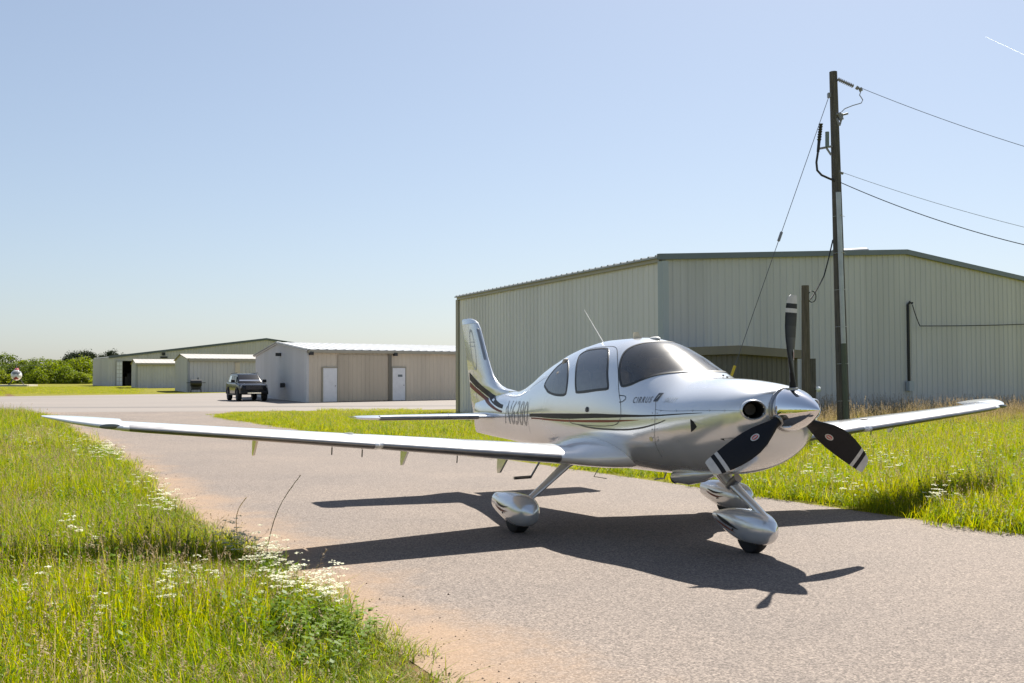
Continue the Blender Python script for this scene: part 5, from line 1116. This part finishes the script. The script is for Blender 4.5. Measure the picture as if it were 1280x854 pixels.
# ---------------------------------------------------------------- grass, weeds and wildflowers (scattered clumps)
M_G1 = leaf_mat('grass_green', [(.06, .115, .003), (.11, .17, .004), (.16, .205, .006)], .52)
M_G2 = leaf_mat('grass_yellow_green', [(.17, .195, .004), (.23, .24, .007), (.29, .265, .014)], .52)
M_GD = leaf_mat('grass_dry', [(.20, .15, .06), (.28, .22, .10), (.36, .29, .15)], .35)
M_GS = leaf_mat('seed_heads', [(.16, .12, .07), (.24, .18, .10), (.32, .25, .15)], .3)
M_GL = leaf_mat('weed_leaf', [(.06, .12, .006), (.10, .165, .008), (.14, .20, .012)], .4)
M_FW = leaf_mat('white_petals', [(.42, .42, .30), (.52, .52, .40), (.62, .62, .50)], .35)
GMATS = [M_G1, M_G2, M_GD, M_GS, M_GL, M_FW]
kinds = bpy.data.collections.new('grass_kinds')
class Clump:
    def __init__(s, seed): s.r = random.Random(seed); s.v = []; s.f = []; s.m = []
    def quad(s, pts, m): k = len(s.v); s.v += [tuple(p) for p in pts]; s.f.append(tuple(range(k, k+len(pts)))); s.m.append(m)
    def blade(s, rad, h0, h1, w, m, lean=.45, seg=3):
        r = s.r; a = r.uniform(0, 6.28); d = rad*math.sqrt(r.random()); p = Vector((d*math.cos(a), d*math.sin(a), -.01)); h = r.uniform(h0, h1)
        az = r.uniform(0, 6.28); ln = Vector((math.cos(az), math.sin(az), 0)); side = Vector((-ln.y, ln.x, 0)); le = r.uniform(.1, 1)*lean; ww = w*r.uniform(.6, 1.3); tw = r.uniform(-.6, .6)
        side = (side*math.cos(tw)+ln*math.sin(tw)); k = len(s.v)
        for i in range(seg):
            t = i/seg; q = p+Vector((0, 0, h*(t-.35*le*t*t)))+ln*(h*le*t*t); e = ww*(1-t*.55)/2; s.v += [tuple(q-side*e), tuple(q+side*e)]
        s.v.append(tuple(p+Vector((0, 0, h*(1-.35*le)))+ln*(h*le)))
        for i in range(seg-1): s.f.append((k+2*i, k+2*i+1, k+2*i+3, k+2*i+2)); s.m.append(m)
        s.f.append((k+2*seg-2, k+2*seg-1, k+2*seg)); s.m.append(m); return p, h, ln, le
    def stalk(s, rad, h0, h1, head, m_st, m_hd, w=.003):
        p, h, ln, le = s.blade(rad, h0, h1, w, m_st, .3, 3)
        tip = p+Vector((0, 0, h*(1-.35*le)))+ln*(h*le); r = s.r; ax = (Vector((0, 0, .8))+ln*le*1.4).normalized()
        for k in range(head):
            t = k/max(1, head-1); c = tip-ax*(t*.11); o = Vector((r.gauss(0, 1), r.gauss(0, 1), r.gauss(0, .6))).normalized(); l = .010+.014*math.sin(math.pi*min(1, t+.15))
            sd = o.cross(ax).normalized()*.004; s.quad((c-sd, c+sd, c+o*l+ax*.012), m_hd)
    def weed(s, rad, h0, h1):
        p, h, ln, le = s.blade(rad, h0, h1, .004, 4, .2, 3); r = s.r
        for k in range(9):
            t = .2+.8*k/9; c = p+Vector((0, 0, h*t*.95))+ln*(h*le*t*t); a = r.uniform(0, 6.28); o = Vector((math.cos(a), math.sin(a), r.uniform(.1, .7))).normalized(); l = r.uniform(.025, .05); sd = o.cross(Vector((0, 0, 1))).normalized()*l*.3
            s.quad((c, c+o*l*.5-sd, c+o*l, c+o*l*.5+sd), 4)
    def umbel(s, rad, h0, h1):
        p, h, ln, le = s.blade(rad, h0, h1, .004, 0, .18, 3); r = s.r; tip = p+Vector((0, 0, h*(1-.35*le)))+ln*(h*le)
        for k in range(r.randint(9, 15)):
            a = r.uniform(0, 6.28); d = .034*math.sqrt(r.random()); c = tip+Vector((d*math.cos(a), d*math.sin(a), .008-d*d*4+r.uniform(0, .006))); e = r.uniform(.005, .0095); t = r.uniform(0, 1.5); tl = Vector((r.gauss(0, .3), r.gauss(0, .3), 1)).normalized(); u = tl.cross(Vector((math.cos(t), math.sin(t), 0))).normalized()*e; w = tl.cross(u)
            s.quad((c-u-w*.4, c-w, c+u-w*.4, c+u+w*.5, c+w, c-u+w*.5), 5)
        for k in range(5):
            a = r.uniform(0, 6.28); c = p+Vector((0, 0, h*r.uniform(.15, .7))); o = Vector((math.cos(a), math.sin(a), .5)); sd = o.cross(Vector((0, 0, 1))).normalized()*.004; s.quad((c, c+o*.03-sd, c+o*.07, c+o*.03+sd), 4)
    def done(s, i):
        me = bpy.data.meshes.new('clump'); me.from_pydata(s.v, [], s.f)
        for m in GMATS: me.materials.append(m)
        me.polygons.foreach_set('material_index', s.m); o = bpy.data.objects.new('clump_%02d' % i, me); kinds.objects.link(o)
for i in range(13):
    c = Clump(100+i)
    if i < 4:
        for k in range(95): c.blade(.22, .12, .34, .0055, 0 if c.r.random() < .62 else (1 if c.r.random() < .95 else 2), .7)
        for k in range(2): c.stalk(.2, .24, .40, 7, 1, 3)
    elif i < 6:
        for k in range(80): c.blade(.26, .14, .42, .006, 0 if c.r.random() < .3 else 1, .55)
        for k in range(5): c.stalk(.25, .28, .50, 9, 1, 3)
        for k in range(3): c.weed(.24, .2, .4)
    elif i < 8:
        for k in range(34): c.blade(.26, .2, .6, .006, 2 if c.r.random() < .7 else 1, .5)
        for k in range(26): c.stalk(.26, .45, .85, 12, 2, 3, .004)
    elif i == 8:
        for k in range(16): c.weed(.16, .18, .42)
        for k in range(20): c.blade(.2, .1, .3, .006, 0)
    elif i < 11:
        for k in range(5): c.umbel(.16, .22, .40)
    else:
        for k in range(150): c.blade(.32, .03, .10, .006, 0 if c.r.random() < .35 else (1 if c.r.random() < .8 else 2), .6, 2)
    c.done(i)
def scatter(name, pts, label, cat):
    """pts: (x, y, kind, height scale, width scale)"""
    me = bpy.data.meshes.new(name); me.from_pydata([(p[0], p[1], .0) for p in pts], [], [])
    for nm, tp, vals in (('kind_index', 'INT', [p[2] for p in pts]),):
        at_ = me.attributes.new(nm, tp, 'POINT'); at_.data.foreach_set('value', vals)
    at_ = me.attributes.new('turn', 'FLOAT_VECTOR', 'POINT'); at_.data.foreach_set('vector', [q for p in pts for q in (random.gauss(0, .08), random.gauss(0, .08), random.uniform(0, 6.283))])
    at_ = me.attributes.new('size', 'FLOAT_VECTOR', 'POINT'); at_.data.foreach_set('vector', [q for p in pts for q in (p[4], p[4], p[3])])
    o = bpy.data.objects.new(name, me); COL.objects.link(o)
    ng = bpy.data.node_groups.new(name, 'GeometryNodeTree'); ng.interface.new_socket('Geometry', in_out='INPUT', socket_type='NodeSocketGeometry'); ng.interface.new_socket('Geometry', in_out='OUTPUT', socket_type='NodeSocketGeometry')
    N = ng.nodes; gi = N.new('NodeGroupInput'); go = N.new('NodeGroupOutput'); ip = N.new('GeometryNodeInstanceOnPoints'); ci = N.new('GeometryNodeCollectionInfo')
    ci.inputs['Collection'].default_value = kinds; ci.inputs['Separate Children'].default_value = True; ci.inputs['Reset Children'].default_value = True
    ip.inputs['Pick Instance'].default_value = True
    L = ng.links
    def attr(nm, tp): a = N.new('GeometryNodeInputNamedAttribute'); a.data_type = tp; a.inputs['Name'].default_value = nm; return a
    L.new(gi.outputs[0], ip.inputs['Points']); L.new(ci.outputs[0], ip.inputs['Instance']); L.new(attr('kind_index', 'INT').outputs[0], ip.inputs['Instance Index'])
    L.new(attr('size', 'FLOAT_VECTOR').outputs[0], ip.inputs['Scale'])
    e2r = N.new('FunctionNodeEulerToRotation'); L.new(attr('turn', 'FLOAT_VECTOR').outputs[0], e2r.inputs[0]); L.new(e2r.outputs[0], ip.inputs['Rotation'])
    L.new(ip.outputs[0], go.inputs[0]); md = o.modifiers.new('scatter', 'NODES'); md.node_group = ng
    return tag(o, label, cat, kind='stuff')
def edge_x(edge, y):
    for a, b_ in zip(edge, edge[1:]):
        if min(a[1], b_[1]) <= y <= max(a[1], b_[1]) and a[1] != b_[1]: return a[0]+(b_[0]-a[0])*(y-a[1])/(b_[1]-a[1])
    return None
rg = random.Random(42)
def vnoise(x, y, s):
    """smooth value noise for patchiness"""
    def h(i, j): return (math.sin(i*127.1+j*311.7)*43758.5453) % 1.0
    x /= s; y /= s; i, j = math.floor(x), math.floor(y); fx, fy = x-i, y-j; fx = fx*fx*(3-2*fx); fy = fy*fy*(3-2*fy)
    return (h(i, j)*(1-fx)+h(i+1, j)*fx)*(1-fy)+(h(i, j+1)*(1-fx)+h(i+1, j+1)*fx)*fy
verge = []; y = 3.2
while y < 46:
    step = .13 if y < 9 else (.16 if y < 14 else (.22 if y < 24 else .34))
    xe = edge_x(LEFT_EDGE, y); xl = -.5*y-(2.2 if y < 20 else 1.5)-(1.8 if y > 6 else .6); x = xl
    while x < xe:
        px = x+rg.uniform(-.5, .5)*step; py = y+rg.uniform(-.5, .5)*step; d = xe-px+.09*math.sin(py*2.1)+.07*math.sin(py*5.3+1)
        if d > .16 or (d > .02 and rg.random() < .6):
            n = vnoise(px, py, 1.3); f = min(1, .25+d*.7)*(.65+.7*n)*(1.0 if y < 14 else 1.1)
            k = rg.randint(0, 3)
            if n > .62 and rg.random() < .35: k = rg.randint(4, 5)
            if rg.random() < .02: k = 8
            if rg.random() < .012: k = rg.randint(6, 7); f *= .7
            verge.append((px, py, k, f*rg.uniform(.75, 1.2), (1.0 if step < .2 else 1.4)*rg.uniform(.9, 1.2)))
        x += step
    y += step
for i in range(7):   # leafy weed clumps near the edge
    p = gnd(rg.gauss(385, 30), rg.gauss(805, 22)); verge.append((p.x, p.y, 8, rg.uniform(.6, .9), 1.2))
for i in range(5200):   # thinner cover where the verge runs on past the frame
    y = rg.uniform(7, 45); x = -.5*y-3.5-rg.random()*12; verge.append((x, y, rg.randint(0, 5), rg.uniform(.5, 1.0), rg.uniform(1.3, 1.8)))
scatter('verge_grass', verge, 'tall bright green grass of the verge beside the taxiway edge', 'grass')
field = []; y = 8.0
while y < 41:
    step = .17 if y < 14 else (.22 if y < 20 else .30)
    xe = edge_x(RIGHT_EDGE, y); x = xe; xr = .5*y+3
    while x < xr:
        px = x+rg.uniform(-.5, .5)*step; py = y+rg.uniform(-.5, .5)*step; d = px-xe+.2*math.sin(py*1.9)+.1*math.sin(py*4.7)
        wall = (px-HC[0])*nrm[0]+(py-HC[1])*nrm[1]; lw = (px-HC[0])*nl[0]+(py-HC[1])*nl[1]
        out_ok = (wall > .15 or lw > .15)
        if d > .10 and out_ok:
            n = vnoise(px+50, py, 1.8); f = min(1, .4+d*.6)*(.75+.6*n); k = rg.randint(4, 5) if rg.random() < .55 else rg.randint(0, 3)
            nearw = wall < 3.6+2.0*vnoise(px, py+9, 2.5) and px > 4
            left = px < 2.2 or py > 24 and px < 6
            if nearw and rg.random() < .45: k = rg.randint(6, 7); f = .8+.4*n
            elif rg.random() < .05: k = 8
            if left and not nearw: f *= .55
            field.append((px, py, k, f*rg.uniform(.8, 1.2), rg.uniform(1.0, 1.35)))
        x += step
    y += step
scatter('field_grass', field, 'long yellow green meadow grass between the taxiway and the big hangar', 'grass')
lawn = []; y = 26.0
while y < 49.5:
    xe = edge_x(RIGHT_EDGE, y) if y < 47 else -8.5; x = xe if xe is not None else -9
    while x < 3:
        px = x+rg.uniform(-.2, .2); py = y+rg.uniform(-.2, .2); lw = (px-HC[0])*nl[0]+(py-HC[1])*nl[1]
        if px > x-.1 and (lw > .3): lawn.append((px, py, rg.randint(11, 12), rg.uniform(.5, 1.1)*(1+(rg.random() < .05)*1.5), rg.uniform(1.1, 1.5)))
        x += .42
    y += .42
for i in range(1300):
    py = rg.uniform(85, 165); px = rg.uniform(-.52*py-2, -.36*py)
    if py > 97 or px < -46: lawn.append((px, py, rg.randint(11, 12), rg.uniform(.6, 1.3), rg.uniform(2, 3)))
scatter('mown_grass', lawn, 'short mown grass on the island by the road and the far field', 'grass')
fl_ = []
def patch_fl(u, v, n, su, sv, s=1.0):
    for i in range(n):
        p = gnd(rg.gauss(u, su), rg.gauss(v, sv)+16)
        xe = edge_x(LEFT_EDGE, p.y)
        if u < 600 and xe is not None and p.x > xe-.04: continue
        fl_.append((p.x, p.y, rg.randint(9, 10), rg.uniform(.7, 1.15)*s, rg.uniform(.9, 1.2)))
for a_ in ((385,742,24,28,12),(345,712,14,24,10),(410,770,8,16,10),(300,690,8,16,6),(330,685,5,18,6),(110,556,16,26,6),(45,548,10,16,5),(135,566,8,10,5),(215,632,9,20,9),(180,605,4,14,6),(85,700,4,20,8),(200,770,6,30,16),(225,745,8,18,8),(60,790,4,26,20),(150,560,5,18,6),(20,552,5,14,4)): patch_fl(*a_)
for a_ in ((1105,575,12,22,8),(1170,628,5,10,5),(1220,600,4,30,14),(1010,590,4,16,8),(1240,560,5,34,10),(1130,550,4,40,10),(1060,610,3,14,6)): patch_fl(*a_, s=1.15)
scatter('wildflowers', fl_, 'patches of small white wildflowers among the long grass', 'wildflowers')
# a few tall single stalks leaning over the taxiway edge
for (u0, v0, u1, v1, lab) in ((333, 686, 376, 594, 'tallest single grass stalk leaning over the taxiway edge'), (297, 668, 308, 622, 'short upright grass stalk with a feathery head at the taxiway edge')):
    p0 = gnd(u0, v0+6); p1 = at(u1, v1, p0.y-.05); st = empty('grass_stalk', p0, 0, lab, 'grass'); d = p1-p0; q = []
    for i in range(9): t = i/8; q.append(d*t+Vector((-.05*math.sin(math.pi*t), 0, .04*math.sin(math.pi*t))))
    b = MB(); b.tube(q, [.004]*5+[.003]*4, 6); b.build('stem', M_GD, st)
    b = MB()
    for i in range(26):
        t = .72+.28*i/26; c = Vector(q[5]).lerp(Vector(q[8]), (t-.72)/.28); o_ = Vector((rg.gauss(0, 1), rg.gauss(0, 1), rg.gauss(.6, .6))).normalized(); b.add([c-Vector((.003, 0, 0)), c+Vector((.003, 0, 0)), c+o_*.022], [(0, 1, 2)])
    b.build('seed_head', M_GS, st, smooth=0, fix=False)

# loose grit and crumbs washed along the taxiway edge
grit = MB()
for i in range(700):
    y = 5.2+rg.random()**1.6*16; xe = edge_x(LEFT_EDGE, y); x = xe+abs(rg.gauss(0, .35))-.05; r = rg.uniform(.003, .009)*(1.6 if rg.random() < .08 else 1)
    a = rg.uniform(0, 6.28); P3 = [(x+r*math.cos(a+k*2.09)*rg.uniform(.7, 1.3), y+r*math.sin(a+k*2.09)*rg.uniform(.7, 1.3), .004) for k in range(3)]; grit.add(P3+[(x, y, .004+r*rg.uniform(.5, 1.1))], [(0, 1, 3), (1, 2, 3), (2, 0, 3)])
tag(grit.build('edge_grit', worn('grit', (.16, .115, .08), .25, scale=30, rough=.9), smooth=0), 'brown grit and crumbs scattered along the taxiway edge', 'gravel', kind='stuff')
